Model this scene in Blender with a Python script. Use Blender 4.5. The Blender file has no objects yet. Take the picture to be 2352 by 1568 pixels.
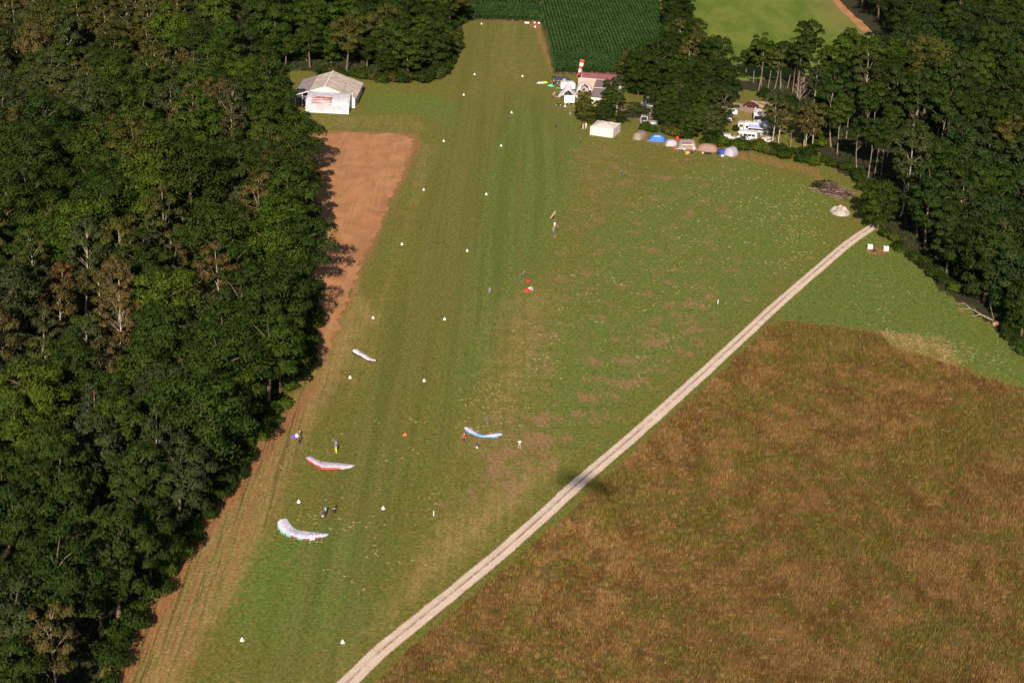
import bpy, bmesh, math, random
import numpy as np
from mathutils import Vector, Matrix
from mathutils.geometry import tessellate_polygon

scene = bpy.context.scene
COL = scene.collection
R = math.radians

# ---------------------------------------------------------------- camera
F_PX, CX, CY = 4400.0, 1176.0, 784.0          # focal length for a 2352 px wide frame
PITCH, ROLL, CAM_H = R(22.6), R(2.5), 150.0
fwd = Vector((0, math.cos(PITCH), -math.sin(PITCH)))
right0, up0 = Vector((1, 0, 0)), Vector((0, math.sin(PITCH), math.cos(PITCH)))
c_right = right0 * math.cos(ROLL) + up0 * math.sin(ROLL)
c_up = -right0 * math.sin(ROLL) + up0 * math.cos(ROLL)
cam_d = bpy.data.cameras.new('camera')
cam = bpy.data.objects.new('camera', cam_d)
COL.objects.link(cam)
M = Matrix.Identity(4)
for i in range(3):
    M[i][0], M[i][1], M[i][2] = c_right[i], c_up[i], -fwd[i]
M[2][3] = CAM_H
cam.matrix_world = M
cam_d.sensor_width = 36.0
cam_d.lens = 36.0 * F_PX / 2352.0
cam_d.clip_start, cam_d.clip_end = 0.5, 9000.0
scene.camera = cam


def ray(x, y):
    return (fwd + c_right * ((x - CX) / F_PX) + c_up * ((CY - y) / F_PX)).normalized()


def at(x, y, z=0.0):
    """where the sight line through (x, y) of a 2352 px wide print meets the level z"""
    d = ray(x, y)
    t = (z - CAM_H) / d.z
    return Vector((d.x * t, d.y * t, z))


def S(x, y, z=0.0):
    return at(x / 1.65306, y / 1.65306, z)


def pix(p):
    q = Vector(p) - Vector((0, 0, CAM_H))
    w = q.dot(fwd)
    return CX + F_PX * q.dot(c_right) / w, CY - F_PX * q.dot(c_up) / w


# ---------------------------------------------------------------- light
SUN_DIR = ray(1330, 1172)                      # the photographer's shadow falls there
sun_elev = math.asin(-SUN_DIR.z)
sun_rot = math.atan2(-SUN_DIR.x, -SUN_DIR.y)
world = bpy.data.worlds.new('World')
scene.world = world
world.use_nodes = True
wn = world.node_tree
bg = wn.nodes['Background']
sky = wn.nodes.new('ShaderNodeTexSky')
sky.sky_type = 'NISHITA'
sky.sun_disc = False
sky.sun_elevation = sun_elev
sky.sun_rotation = sun_rot
wn.links.new(sky.outputs[0], bg.inputs[0])
bg.inputs[1].default_value = 0.05
sun_d = bpy.data.lights.new('sun', 'SUN')
sun_d.energy = 4.6
sun_d.angle = R(0.53)
sun_d.color = (1.0, 0.86, 0.69)
sun = bpy.data.objects.new('sun', sun_d)
sun.rotation_euler = SUN_DIR.to_track_quat('-Z', 'Y').to_euler()
sun.location = (0, -50, 300)
COL.objects.link(sun)
scene.view_settings.view_transform = 'Standard'
scene.view_settings.look = 'None'
scene.view_settings.gamma = 1.0
scene.view_settings.use_curve_mapping = False
scene.view_settings.exposure = 0.75
scene.render.engine = 'CYCLES'
scene.cycles.max_bounces = 4
scene.cycles.diffuse_bounces = 2
scene.cycles.transparent_max_bounces = 4

# ---------------------------------------------------------------- material helpers
class NT:
    def __init__(self, name):
        self.m = bpy.data.materials.new(name)
        self.m.use_nodes = True
        self.t = self.m.node_tree
        self.b = self.t.nodes['Principled BSDF']
        self.b.inputs['Specular IOR Level'].default_value = 0.15

    def n(self, kind, **kw):
        nd = self.t.nodes.new(kind)
        for k, v in kw.items():
            setattr(nd, k, v)
        return nd

    def put(self, sock, v):
        if isinstance(v, (int, float)):
            sock.default_value = v
        elif isinstance(v, (tuple, list)):
            sock.default_value = tuple(v) + (1.0,) if len(v) == 3 and len(sock.default_value) == 4 else tuple(v)
        else:
            self.t.links.new(v, sock)

    def coords(self, kind='Object'):
        return self.n('ShaderNodeTexCoord').outputs[kind]

    def pos(self):
        return self.n('ShaderNodeNewGeometry').outputs['Position']

    def mapping(self, vec, rot=(0, 0, 0), scale=(1, 1, 1), loc=(0, 0, 0)):
        m = self.n('ShaderNodeMapping')
        self.put(m.inputs['Vector'], vec)
        m.inputs['Rotation'].default_value = rot
        m.inputs['Scale'].default_value = scale
        m.inputs['Location'].default_value = loc
        return m.outputs[0]

    def noise(self, vec, scale, detail=3.0, rough=0.55, dist=0.0):
        t = self.n('ShaderNodeTexNoise')
        self.put(t.inputs['Vector'], vec)
        t.inputs['Scale'].default_value = scale
        t.inputs['Detail'].default_value = detail
        t.inputs['Roughness'].default_value = rough
        t.inputs['Distortion'].default_value = dist
        return t.outputs['Fac']

    def step(self, v, a, b, lo=0.0, hi=1.0):
        m = self.n('ShaderNodeMapRange')
        m.interpolation_type = 'SMOOTHSTEP'
        self.put(m.inputs['Value'], v)
        m.inputs['From Min'].default_value, m.inputs['From Max'].default_value = a, b
        m.inputs['To Min'].default_value, m.inputs['To Max'].default_value = lo, hi
        return m.outputs[0]

    def mix(self, f, a, b, mode='MIX'):
        m = self.n('ShaderNodeMix', data_type='RGBA', blend_type=mode)
        self.put(m.inputs['Factor'], f)
        self.put(m.inputs['A'] if False else m.inputs[6], a)
        self.put(m.inputs[7], b)
        return m.outputs[2]

    def math(self, op, a, b=0.0, clamp=False):
        m = self.n('ShaderNodeMath', operation=op, use_clamp=clamp)
        self.put(m.inputs[0], a)
        self.put(m.inputs[1], b)
        return m.outputs[0]

    def attr(self, name):
        return self.n('ShaderNodeAttribute', attribute_name=name).outputs['Fac']

    def bump(self, h, strength, dist=0.1):
        b = self.n('ShaderNodeBump')
        b.inputs['Strength'].default_value = strength
        b.inputs['Distance'].default_value = dist
        self.put(b.inputs['Height'], h)
        self.t.links.new(b.outputs[0], self.b.inputs['Normal'])

    def done(self, col, rough=0.85, metal=0.0, spec=None):
        self.put(self.b.inputs['Base Color'], col)
        self.put(self.b.inputs['Roughness'], rough)
        self.b.inputs['Metallic'].default_value = metal
        if spec is not None:
            self.b.inputs['Specular IOR Level'].default_value = spec
        return self.m


_mat = {}


def paint(name, col, rough=0.6, var=0.12, scale=1.5, metal=0.0, spec=0.3):
    """a plain thing's surface: its own colour with mottling and slight wear"""
    if name in _mat:
        return _mat[name]
    t = NT(name)
    v = t.coords()
    a = t.noise(v, scale, 4, 0.6)
    b = t.noise(v, scale * 9, 2, 0.5)
    f = t.math('ADD', t.math('MULTIPLY', a, 0.7), t.math('MULTIPLY', b, 0.3))
    dark = tuple(c * (1 - 2.2 * var) for c in col)
    lite = tuple(min(1, c * (1 + var)) for c in col)
    c = t.mix(t.step(f, 0.3, 0.68), dark, lite)
    _mat[name] = t.done(c, rough, metal, spec)
    return _mat[name]


# ---------------------------------------------------------------- mesh helpers
class MB:
    def __init__(self):
        self.v, self.f, self.mi = [], [], []

    def add(self, vs, fs, mi=0):
        o = len(self.v)
        self.v += [tuple(p) for p in vs]
        self.f += [tuple(i + o for i in f) for f in fs]
        self.mi += [mi] * len(fs)
        return self

    def box(self, c, s, mi=0, rz=0.0, rx=0.0, ry=0.0, ch=0.0):
        """box with chamfered upright and top edges when ch > 0"""
        x, y, z = s[0] / 2, s[1] / 2, s[2] / 2
        m = Matrix.Rotation(rz, 3, 'Z') @ Matrix.Rotation(ry, 3, 'Y') @ Matrix.Rotation(rx, 3, 'X')
        c = Vector(c)
        if ch <= 0:
            vs = [(-x, -y, -z), (x, -y, -z), (x, y, -z), (-x, y, -z), (-x, -y, z), (x, -y, z), (x, y, z), (-x, y, z)]
            fs = [(0, 3, 2, 1), (4, 5, 6, 7), (0, 1, 5, 4), (1, 2, 6, 5), (2, 3, 7, 6), (3, 0, 4, 7)]
        else:
            ring = lambda a, b, zz, q: [(-a + q, -b, zz), (a - q, -b, zz), (a, -b + q, zz), (a, b - q, zz),
                                        (a - q, b, zz), (-a + q, b, zz), (-a, b - q, zz), (-a, -b + q, zz)]
            vs = ring(x, y, -z, ch) + ring(x, y, z - ch, ch) + ring(x - ch, y - ch, z, ch * 0.6)
            fs = [tuple(range(7, -1, -1)), tuple(range(16, 24))]
            for k in range(2):
                for i in range(8):
                    j = (i + 1) % 8
                    fs.append((k * 8 + i, k * 8 + j, k * 8 + 8 + j, k * 8 + 8 + i))
        return self.add([m @ Vector(p) + c for p in vs], fs, mi)

    def tube(self, pts, rad, n=6, mi=0, cap=True):
        pts = [Vector(p) for p in pts]
        if not isinstance(rad, (list, tuple)):
            rad = [rad] * len(pts)
        vs, fs = [], []
        for i, p in enumerate(pts):
            d = (pts[min(i + 1, len(pts) - 1)] - pts[max(i - 1, 0)]).normalized()
            a = d.cross(Vector((0.3, 0.2, 1)) if abs(d.z) < 0.9 else Vector((1, 0.1, 0))).normalized()
            b = d.cross(a)
            for k in range(n):
                t = 2 * math.pi * k / n
                vs.append(p + (a * math.cos(t) + b * math.sin(t)) * rad[i])
        for i in range(len(pts) - 1):
            for k in range(n):
                l = (k + 1) % n
                fs.append((i * n + k, i * n + l, i * n + n + l, i * n + n + k))
        if cap:
            fs.append(tuple(range(n - 1, -1, -1)))
            fs.append(tuple(range(len(vs) - n, len(vs))))
        return self.add(vs, fs, mi)

    def lathe(self, prof, n=12, mi=0, c=(0, 0, 0), axis='Z'):
        vs, fs = [], []
        for r, z in prof:
            for k in range(n):
                t = 2 * math.pi * k / n
                p = (r * math.cos(t), r * math.sin(t), z)
                if axis == 'X':
                    p = (z, p[0], p[1])
                if axis == 'Y':
                    p = (p[0], z, p[1])
                vs.append((p[0] + c[0], p[1] + c[1], p[2] + c[2]))
        for i in range(len(prof) - 1):
            for k in range(n):
                l = (k + 1) % n
                fs.append((i * n + k, i * n + l, i * n + n + l, i * n + n + k))
        fs.append(tuple(range(n - 1, -1, -1)))
        fs.append(tuple(range(len(vs) - n, len(vs))))
        return self.add(vs, fs, mi)

    def profile(self, outline, w, mi=0, inset=0.0, y0=0.0):
        """a side outline in (x, z), drawn across the width w along y, edges softened by inset"""
        n = len(outline)
        cx = sum(p[0] for p in outline) / n
        cz = sum(p[1] for p in outline) / n
        def sh(p):
            dx, dz = p[0] - cx, p[1] - cz
            L = math.hypot(dx, dz) or 1
            return (p[0] - dx / L * inset, p[1] - dz / L * inset)
        rows = [(-w / 2, True), (-w / 2 + inset, False), (w / 2 - inset, False), (w / 2, True)] if inset > 0 else [(-w / 2, False), (w / 2, False)]
        vs, fs = [], []
        for y, s in rows:
            for p in outline:
                q = sh(p) if s else p
                vs.append((q[0], y + y0, q[1]))
        for i in range(len(rows) - 1):
            for k in range(n):
                l = (k + 1) % n
                fs.append((i * n + k, i * n + l, i * n + n + l, i * n + n + k))
        fs.append(tuple(range(n - 1, -1, -1)))
        fs.append(tuple(range(len(vs) - n, len(vs))))
        return self.add(vs, fs, mi)

    def build(self, name, mats, parent=None, smooth=False):
        me = bpy.data.meshes.new(name)
        me.from_pydata(self.v, [], self.f)
        if not isinstance(mats, (list, tuple)):
            mats = [mats]
        for m in mats:
            me.materials.append(m)
        if len(mats) > 1:
            me.polygons.foreach_set('material_index', self.mi)
        bm = bmesh.new()
        bm.from_mesh(me)
        bmesh.ops.recalc_face_normals(bm, faces=bm.faces)
        bm.to_mesh(me)
        bm.free()
        if smooth:
            me.polygons.foreach_set('use_smooth', [True] * len(me.polygons))
        return link(name, me, parent)


def link(name, me, parent=None):
    o = bpy.data.objects.new(name, me)
    COL.objects.link(o)
    if parent is not None:
        o.parent = parent
    return o


def tag(o, label, cat, group=None):
    o['label'] = label
    o['category'] = cat
    if group:
        o['group'] = group
    return o


def kind(o, k, label=None):
    o['kind'] = k
    if label:
        o['label'] = label
    return o


def thing(name, label, cat, loc, rz=0.0, group=None, scale=1.0):
    o = bpy.data.objects.new(name, None)
    o.empty_display_size = 0.3
    COL.objects.link(o)
    o.location = loc
    o.rotation_euler = (0, 0, rz)
    o.scale = (scale,) * 3 if isinstance(scale, (int, float)) else scale
    return tag(o, label, cat, group)


def copy_tree(o, loc=None, rz=None, label=None, group=None, scale=None, parent=None):
    c = o.copy()
    COL.objects.link(c)
    if parent is not None:
        c.parent = parent
    if loc is not None:
        c.location = loc
    if rz is not None:
        c.rotation_euler = (0, 0, rz)
    if scale is not None:
        c.scale = scale
    if label:
        c['label'] = label
    if group:
        c['group'] = group
    for ch in KIDS.get(o, list(o.children)):
        copy_tree(ch, parent=c)
    return c


KIDS = {}


def np_mesh(name, verts, faces_flat, per, mats, normals=None, attrs=None):
    """fast mesh from numpy arrays; per = corners of each face"""
    me = bpy.data.meshes.new(name)
    nv, nf = len(verts), len(faces_flat) // per
    me.vertices.add(nv)
    me.vertices.foreach_set('co', np.asarray(verts, np.float32).ravel())
    me.loops.add(nf * per)
    me.loops.foreach_set('vertex_index', np.asarray(faces_flat, np.int32))
    me.polygons.add(nf)
    me.polygons.foreach_set('loop_start', np.arange(nf, dtype=np.int32) * per)
    me.polygons.foreach_set('loop_total', np.full(nf, per, np.int32))
    for m in (mats if isinstance(mats, (list, tuple)) else [mats]):
        me.materials.append(m)
    if attrs:
        for k, a in attrs.items():
            at_ = me.attributes.new(k, 'FLOAT', 'POINT')
            at_.data.foreach_set('value', np.asarray(a, np.float32))
    me.update(calc_edges=True)
    if normals is not None:
        me.polygons.foreach_set('use_smooth', np.ones(nf, bool))
        me.normals_split_custom_set_from_vertices(np.asarray(normals, np.float32).tolist())
    return me


def poly_xy(px):
    return np.array([at(*p)[:2] for p in px])


def inside(poly, P):
    x, y = P[:, 0], P[:, 1]
    r = np.zeros(len(P), bool)
    j = len(poly) - 1
    for i in range(len(poly)):
        xi, yi = poly[i]
        xj, yj = poly[j]
        c = ((yi > y) != (yj > y)) & (x < (xj - xi) * (y - yi) / (yj - yi + 1e-12) + xi)
        r ^= c
        j = i
    return r


def edge_dist(poly, P):
    d = np.full(len(P), 1e9)
    for i in range(len(poly)):
        a, b = poly[i - 1], poly[i]
        ab = b - a
        t = np.clip(((P - a) @ ab) / (ab @ ab + 1e-9), 0, 1)
        q = a + t[:, None] * ab
        d = np.minimum(d, np.hypot(P[:, 0] - q[:, 0], P[:, 1] - q[:, 1]))
    return d


def soft(px, P, feather):
    poly = poly_xy(px)
    s = np.where(inside(poly, P), 1, -1) * edge_dist(poly, P)
    t = np.clip(s / (2 * feather) + 0.5, 0, 1)
    return t * t * (3 - 2 * t)


def spot(x, y, rad, P):
    c = np.array(at(x, y)[:2])
    d = np.hypot(P[:, 0] - c[0], P[:, 1] - c[1]) / rad
    return np.exp(-d * d)


def ragged(px, amp, stepm, seed, pts=None):
    """outline on the ground with an uneven, grown edge"""
    rnd = random.Random(seed)
    P = [Vector(p) for p in (poly_xy(px) if pts is None else pts)]
    out = []
    for i in range(len(P)):
        a, b = P[i], P[(i + 1) % len(P)]
        n = max(1, int((b - a).length / stepm))
        nrm = Vector((-(b - a).y, (b - a).x)).normalized()
        ph, w = rnd.random() * 6.28, 0.0
        for k in range(n):
            w = 0.6 * w + rnd.uniform(-1, 1) * amp * 0.7
            out.append(a.lerp(b, k / n) + nrm * (w if k else 0))
    return out


def sheet(name, pts, z, mat):
    tri = tessellate_polygon([[Vector((p.x, p.y, 0)) for p in pts]])
    me = bpy.data.meshes.new(name)
    me.from_pydata([(p.x, p.y, z) for p in pts], [], [tuple(t) for t in tri])
    bm = bmesh.new()
    bm.from_mesh(me)
    for f in bm.faces:
        f.normal_update()
        if f.normal.z < 0:
            f.normal_flip()
    bm.to_mesh(me)
    bm.free()
    me.materials.append(mat)
    return link(name, me)

# ================================================================ ground
RUN_A, RUN_B = at(787, 1472), at(1229, 61)
EDGE_A, EDGE_B = at(300, 1568), at(700, 880)
EDGE_AZ = math.atan2((EDGE_B - EDGE_A).x, (EDGE_B - EDGE_A).y)
RUN_AZ = math.atan2((RUN_B - RUN_A).x, (RUN_B - RUN_A).y)      # strip direction, from north


def litter_mat():
    t = NT('woodland_litter')
    p = t.pos()
    c = t.mix(t.step(t.noise(p, 0.35, 5), 0.35, 0.65), (0.030, 0.024, 0.014), (0.035, 0.045, 0.016))
    c = t.mix(t.step(t.noise(p, 3.0, 3), 0.45, 0.7), c, (0.06, 0.045, 0.022))
    t.bump(t.noise(p, 2.0, 4), 0.6, 0.3)
    return t.done(c, 0.95)


ground = link('ground', np_mesh('ground', [(-4000, -500, 0), (4000, -500, 0), (4000, 7000, 0), (-4000, 7000, 0)], [0, 1, 2, 3], 4, litter_mat()))
kind(ground, 'structure')


def streaks(t, p, across=1.0, along=0.03, detail=3):
    """mower and wheel lines: noise drawn out along the strip"""
    v = t.mapping(p, rot=(0, 0, RUN_AZ), scale=(across, along, 1.0))
    return t.noise(v, 1.0, detail, 0.6)


def turf_mat():
    t = NT('mown_turf')
    p = t.pos()
    big = t.noise(p, 0.045, 4, 0.6)
    mid = t.noise(p, 0.33, 5, 0.62)
    fine = t.noise(p, 1.7, 5, 0.7)
    flat = t.mapping(p, scale=(0.95, 0.75, 1.0))
    blot = t.noise(flat, 0.24, 5, 0.66, 0.3)
    st = streaks(t, p, 0.9, 0.02)
    st2 = streaks(t, p, 0.35, 0.008, 2)
    sv = t.mapping(p, rot=(0, 0, EDGE_AZ), scale=(1.1, 0.018, 1.0))
    st3 = t.noise(sv, 1.0, 4, 0.65)
    rim = t.attr('rim')
    dry, lush, soil, heath, patch, line = (t.attr(k) for k in ('dry', 'lush', 'soil', 'heath', 'patch', 'line'))
    olive, green, straw = (0.158, 0.148, 0.030), (0.122, 0.178, 0.034), (0.320, 0.222, 0.088)
    g = t.step(t.math('ADD', t.math('ADD', t.math('MULTIPLY', mid, 0.55), t.math('MULTIPLY', big, 0.55)), t.math('MULTIPLY', lush, 0.55)), 0.45, 0.95)
    c = t.mix(g, olive, green)
    # mottling of coarser and finer grasses
    m1 = t.noise(t.mapping(p, loc=(11, 3, 0)), 0.85, 4, 0.7)
    c = t.mix(t.math('MULTIPLY', t.step(m1, 0.5, 0.64), 0.65), c, (0.235, 0.180, 0.050))
    c = t.mix(t.math('MULTIPLY', t.step(t.noise(t.mapping(p, loc=(3, 51, 0)), 0.6, 5, 0.72), 0.50, 0.64), 0.7), c, (0.080, 0.130, 0.018))
    c = t.mix(t.math('MULTIPLY', t.step(t.noise(t.mapping(p, loc=(71, 9, 0)), 1.1, 4, 0.7), 0.52, 0.66), 0.55), c, (0.150, 0.092, 0.024))
    # stripes left by the mower
    c = t.mix(t.math('MULTIPLY', t.step(st2, 0.42, 0.58), t.math('MULTIPLY', line, 0.5)), c, (0.094, 0.118, 0.020))
    c = t.mix(t.math('MULTIPLY', t.step(streaks(t, p, 0.16, 0.004, 1), 0.5, 0.56), t.math('MULTIPLY', line, 0.35)), c, (0.170, 0.160, 0.045))
    d = t.math('ADD', dry, t.math('MULTIPLY', t.math('SUBTRACT', mid, 0.5), 0.9))
    d = t.math('ADD', d, t.math('MULTIPLY', t.math('SUBTRACT', st, 0.5), t.math('MULTIPLY', dry, 1.3)))
    c = t.mix(t.step(d, 0.22, 0.95), c, straw)
    # worn, earthy blotches
    w = t.math('ADD', t.math('MULTIPLY', patch, 0.115), t.math('ADD', t.math('MULTIPLY', blot, 0.8), t.math('MULTIPLY', fine, 0.2)))
    c = t.mix(t.math('MULTIPLY', t.step(w, 0.615, 0.76), 0.85), c, (0.290, 0.168, 0.085))
    # reddish sorrel, heather and clover
    h = t.math('ADD', t.math('MULTIPLY', heath, 0.17), t.noise(t.mapping(p, scale=(0.6, 1.4, 1)), 0.5, 5, 0.7))
    c = t.mix(t.math('MULTIPLY', t.step(h, 0.66, 0.86), 0.7), c, (0.120, 0.076, 0.048))
    rs = t.noise(t.mapping(p, scale=(0.8, 1.7, 1), loc=(40, 7, 0)), 0.42, 3, 0.6)
    c = t.mix(t.math('MULTIPLY', t.step(rs, 0.68, 0.76), 0.55), c, (0.170, 0.072, 0.020))
    s = t.math('ADD', soil, t.math('MULTIPLY', t.math('SUBTRACT', t.math('ADD', t.math('MULTIPLY', fine, 0.5), t.math('MULTIPLY', st, 0.5)), 0.5), 1.5))
    c = t.mix(t.step(s, 0.30, 0.85), c, (0.320, 0.155, 0.070))
    c = t.mix(t.math('MULTIPLY', rim, t.step(st3, 0.50, 0.60)), c, (0.290, 0.145, 0.060))
    c = t.mix(t.math('MULTIPLY', rim, t.step(st3, 0.40, 0.49, 1, 0)), c, (0.112, 0.088, 0.022))
    # blades and small tussocks
    c = t.mix(t.step(fine, 0.32, 0.72), t.mix(1.0, c, (0.58, 0.58, 0.54), 'MULTIPLY'), t.mix(1.0, c, (1.32, 1.3, 1.25), 'MULTIPLY'))
    t.bump(t.noise(p, 1.3, 5, 0.75), 0.35, 0.15)
    return t.done(c, 0.95)


FIELD = [(60, 1900), (225, 1568), (420, 1230), (600, 1000), (690, 830), (690, 700), (680, 400), (640, 330), (560, 260), (600, 180), (680, 160),
         (850, 180), (990, 185), (1030, 150), (1045, 60), (1055, -20), (1270, -20), (1300, 150), (1470, 150), (1640, 200), (1700, 205), (1780, 215), (1830, 262),
         (1868, 320), (1892, 372), (1935, 400), (1980, 430), (2018, 500), (2100, 605), (2152, 662), (2236, 714), (2352, 812), (2700, 1080), (2700, 1900)]
GRASS_POLY = np.array([tuple(p) for p in ragged(FIELD, 0.5, 1.2, 3)])


def make_turf():
    st = 1.3
    lo, hi = GRASS_POLY.min(0), GRASS_POLY.max(0)
    nx, ny = int((hi[0] - lo[0]) / st) + 2, int((hi[1] - lo[1]) / st) + 2
    X, Y = np.meshgrid(lo[0] + np.arange(nx) * st, lo[1] + np.arange(ny) * st)
    P = np.stack([X.ravel(), Y.ravel()], 1)
    idx = np.arange(nx * ny).reshape(ny, nx)
    q = np.stack([idx[:-1, :-1].ravel(), idx[:-1, 1:].ravel(), idx[1:, 1:].ravel(), idx[1:, :-1].ravel()], 1)
    cen = P[q].mean(1)
    q = q[inside(GRASS_POLY, cen)]
    used, inv = np.unique(q, return_inverse=True)
    P = P[used]
    f = inv.reshape(-1)
    rng = np.random.default_rng(2)
    V = np.column_stack([P, np.full(len(P), 0.004)])
    dry = 0.10 + 0.0 * P[:, 0]
    dry += 0.62 * soft([(742, 800), (700, 870), (590, 1010), (410, 1240), (215, 1568), (60, 1900), (330, 1900), (420, 1568), (540, 1370), (640, 1180), (700, 1020), (790, 860), (860, 720), (820, 640)], P, 3)
    dry += 0.38 * soft([(850, 760), (915, 540), (965, 330), (1010, 330), (960, 480), (905, 640), (860, 860), (770, 960)], P, 2.5)
    dry += 0.30 * soft([(1085, 20), (1235, 20), (1262, 165), (1200, 205), (1050, 215), (1075, 150)], P, 22)
    dry += 0.34 * soft([(690, 268), (960, 262), (985, 300), (930, 305), (690, 290)], P, 1.5)
    dry += 0.52 * soft([(1140, 690), (1260, 640), (1290, 700), (1260, 860), (1190, 960), (1080, 1010), (1110, 860)], P, 16)
    dry += 0.40 * soft([(840, 1400), (1000, 1230), (1180, 1090), (1290, 1050), (1180, 1200), (1000, 1370), (820, 1540), (700, 1640)], P, 5)
    dry += 0.22 * soft([(940, 1180), (1080, 1000), (1300, 980), (1330, 1050), (1150, 1200), (960, 1330)], P, 6)
    dry += 0.55 * soft([(1690, 232), (1790, 262), (1790, 350), (1660, 340), (1680, 290)], P, 2)
    dry += 0.50 * soft([(2010, 757), (2168, 770), (2222, 828), (2190, 850), (2040, 795)], P, 2)
    dry += 0.25 * soft([(1300, 320), (1460, 320), (1450, 420), (1330, 560), (1280, 620)], P, 8)
    lush = 0.0 * P[:, 0]
    lush += 0.62 * soft([(1150, 250), (1310, 260), (1330, 330), (1270, 560), (1190, 680), (1100, 860), (1010, 1000), (1060, 700), (1110, 480)], P, 5)
    lush += 0.55 * soft([(850, 215), (980, 215), (1060, 240), (1050, 300), (960, 260), (830, 262)], P, 3)
    lush += 0.5 * soft([(1330, 560), (1480, 420), (1700, 360), (1880, 420), (1940, 540), (1800, 650), (1500, 900), (1360, 1000), (1200, 980)], P, 10)
    lush += 1.05 * soft([(1805, 700), (2000, 535), (2100, 605), (2352, 815), (2500, 930), (2352, 880), (2210, 830), (2120, 770), (2010, 752), (1800, 735)], P, 2)
    lush += 1.0 * spot(690, 1395, 11, P) + 0.8 * spot(590, 1290, 7, P) + 0.5 * spot(760, 1260, 9, P)
    soil = 0.85 * soft([(742, 830), (722, 880), (610, 1010), (440, 1235), (255, 1568), (130, 1800), (170, 1800), (290, 1568), (470, 1240), (640, 1015), (730, 890)], P, 1.5)
    soil += 0.28 * soft([(742, 830), (700, 880), (590, 1010), (410, 1240), (215, 1568), (60, 1900), (250, 1900), (370, 1568), (560, 1280), (690, 1010), (770, 850)], P, 4)
    soil += 0.80 * soft([(690, 294), (960, 305), (975, 335), (915, 450), (860, 580), (835, 640), (780, 790), (745, 830), (730, 600), (700, 420)], P, 4.5)
    soil += 0.55 * soft([(1440, 305), (1700, 345), (1880, 385), (1915, 430), (1985, 530), (1950, 500), (1890, 432), (1850, 400), (1690, 366), (1480, 330)], P, 1.5)
    soil += 0.75 * soft([(1236, 52), (1256, 110), (1272, 168), (1262, 168), (1243, 110), (1222, 60)], P, 1.2)
    soil += 0.55 * soft([(1208, 50), (1238, 52), (1240, 66), (1210, 60)], P, 1.5)
    soil += 0.5 * spot(1308, 182, 4, P) + 0.5 * spot(1310, 246, 3, P) + 0.4 * spot(1270, 236, 3, P) + 0.4 * spot(700, 285, 3, P)
    soil += 0.9 * soft([(1985, 571), (2005, 566), (2040, 571), (2048, 578), (2020, 586), (1995, 582)], P, 1.0)
    soil += 0.8 * soft([(2184, 703), (2200, 702), (2225, 722), (2205, 720)], P, 0.8)
    soil += 0.35 * spot(1335, 1125, 6, P) * 0
    heath = 0.85 * soft([(1000, 270), (1160, 260), (1150, 330), (1110, 430), (1080, 560), (960, 580), (1000, 420)], P, 5)
    heath += 0.7 * soft([(960, 560), (1080, 560), (1030, 760), (960, 900), (860, 1160), (700, 1160), (830, 860)], P, 7)
    heath += 0.4 * soft([(1090, 100), (1200, 100), (1200, 200), (1090, 200)], P, 5)
    heath += 0.35 * soft([(560, 1250), (900, 1170), (830, 1400), (600, 1500)], P, 8)
    patch = 0.9 * soft([(1310, 330), (1480, 330), (1720, 380), (1700, 560), (1640, 780), (1400, 960), (1180, 1130), (1060, 1100), (1170, 860), (1240, 640)], P, 8)
    patch += 0.5 * soft([(1700, 560), (1900, 560), (1700, 740), (1560, 900), (1300, 1080), (1000, 1330), (900, 1300), (1100, 1080), (1500, 760)], P, 8)
    patch += 0.4 * soft([(940, 1180), (1200, 900), (1330, 1050), (960, 1330)], P, 6)
    line = soft([(1120, 200), (1320, 240), (1330, 330), (1180, 690), (1050, 1000), (900, 1250), (820, 1568), (560, 1568), (860, 860), (1020, 330), (1080, 50), (1240, 60)], P, 4)
    rim = 0.85 * soft([(745, 825), (700, 880), (590, 1010), (410, 1240), (215, 1568), (60, 1900), (290, 1900), (395, 1568), (520, 1370), (620, 1180), (690, 1020), (760, 870)], P, 5)
    me = np_mesh('airfield_grass', V, f, 4, turf_mat(), attrs=dict(dry=dry, lush=lush, soil=soil, heath=heath, patch=patch, line=line, rim=rim))
    return kind(link('airfield_grass', me), 'structure')


turf = make_turf()


def soil_mat(name='ploughed_soil', tint=(0.41, 0.195, 0.090)):
    t = NT(name)
    p = t.pos()
    a = t.noise(t.mapping(p, scale=(1, 0.6, 1)), 0.22, 5, 0.65, 0.4)
    c = t.mix(t.step(a, 0.3, 0.7), tuple(k * 0.78 for k in tint), tuple(k * 1.16 for k in tint))
    c = t.mix(t.math('MULTIPLY', t.step(t.noise(p, 1.6, 5, 0.7), 0.5, 0.75), 0.5), c, (0.19, 0.10, 0.045))
    c = t.mix(t.math('MULTIPLY', t.step(streaks(t, p, 1.4, 0.03), 0.5, 0.66), 0.5), c, (0.45, 0.26, 0.14))
    c = t.mix(t.math('MULTIPLY', t.step(t.noise(p, 0.6, 5, 0.75), 0.56, 0.7), 0.45), c, (0.24, 0.16, 0.05))
    t.bump(t.noise(p, 3.5, 5, 0.7), 0.7, 0.12)
    return t.done(c, 0.95)


SOIL = soil_mat()
kind(sheet('ploughed_soil', ragged([(640, 312), (700, 306), (735, 303), (760, 308), (800, 303), (850, 309), (905, 306), (953, 320), (938, 362), (912, 425), (884, 485), (862, 535), (842, 572), (832, 592), (812, 645),
                            (796, 700), (772, 760), (744, 822), (700, 830), (680, 700), (670, 500)], 0.9, 0.7, 11), 0.008, SOIL), 'structure')

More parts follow.
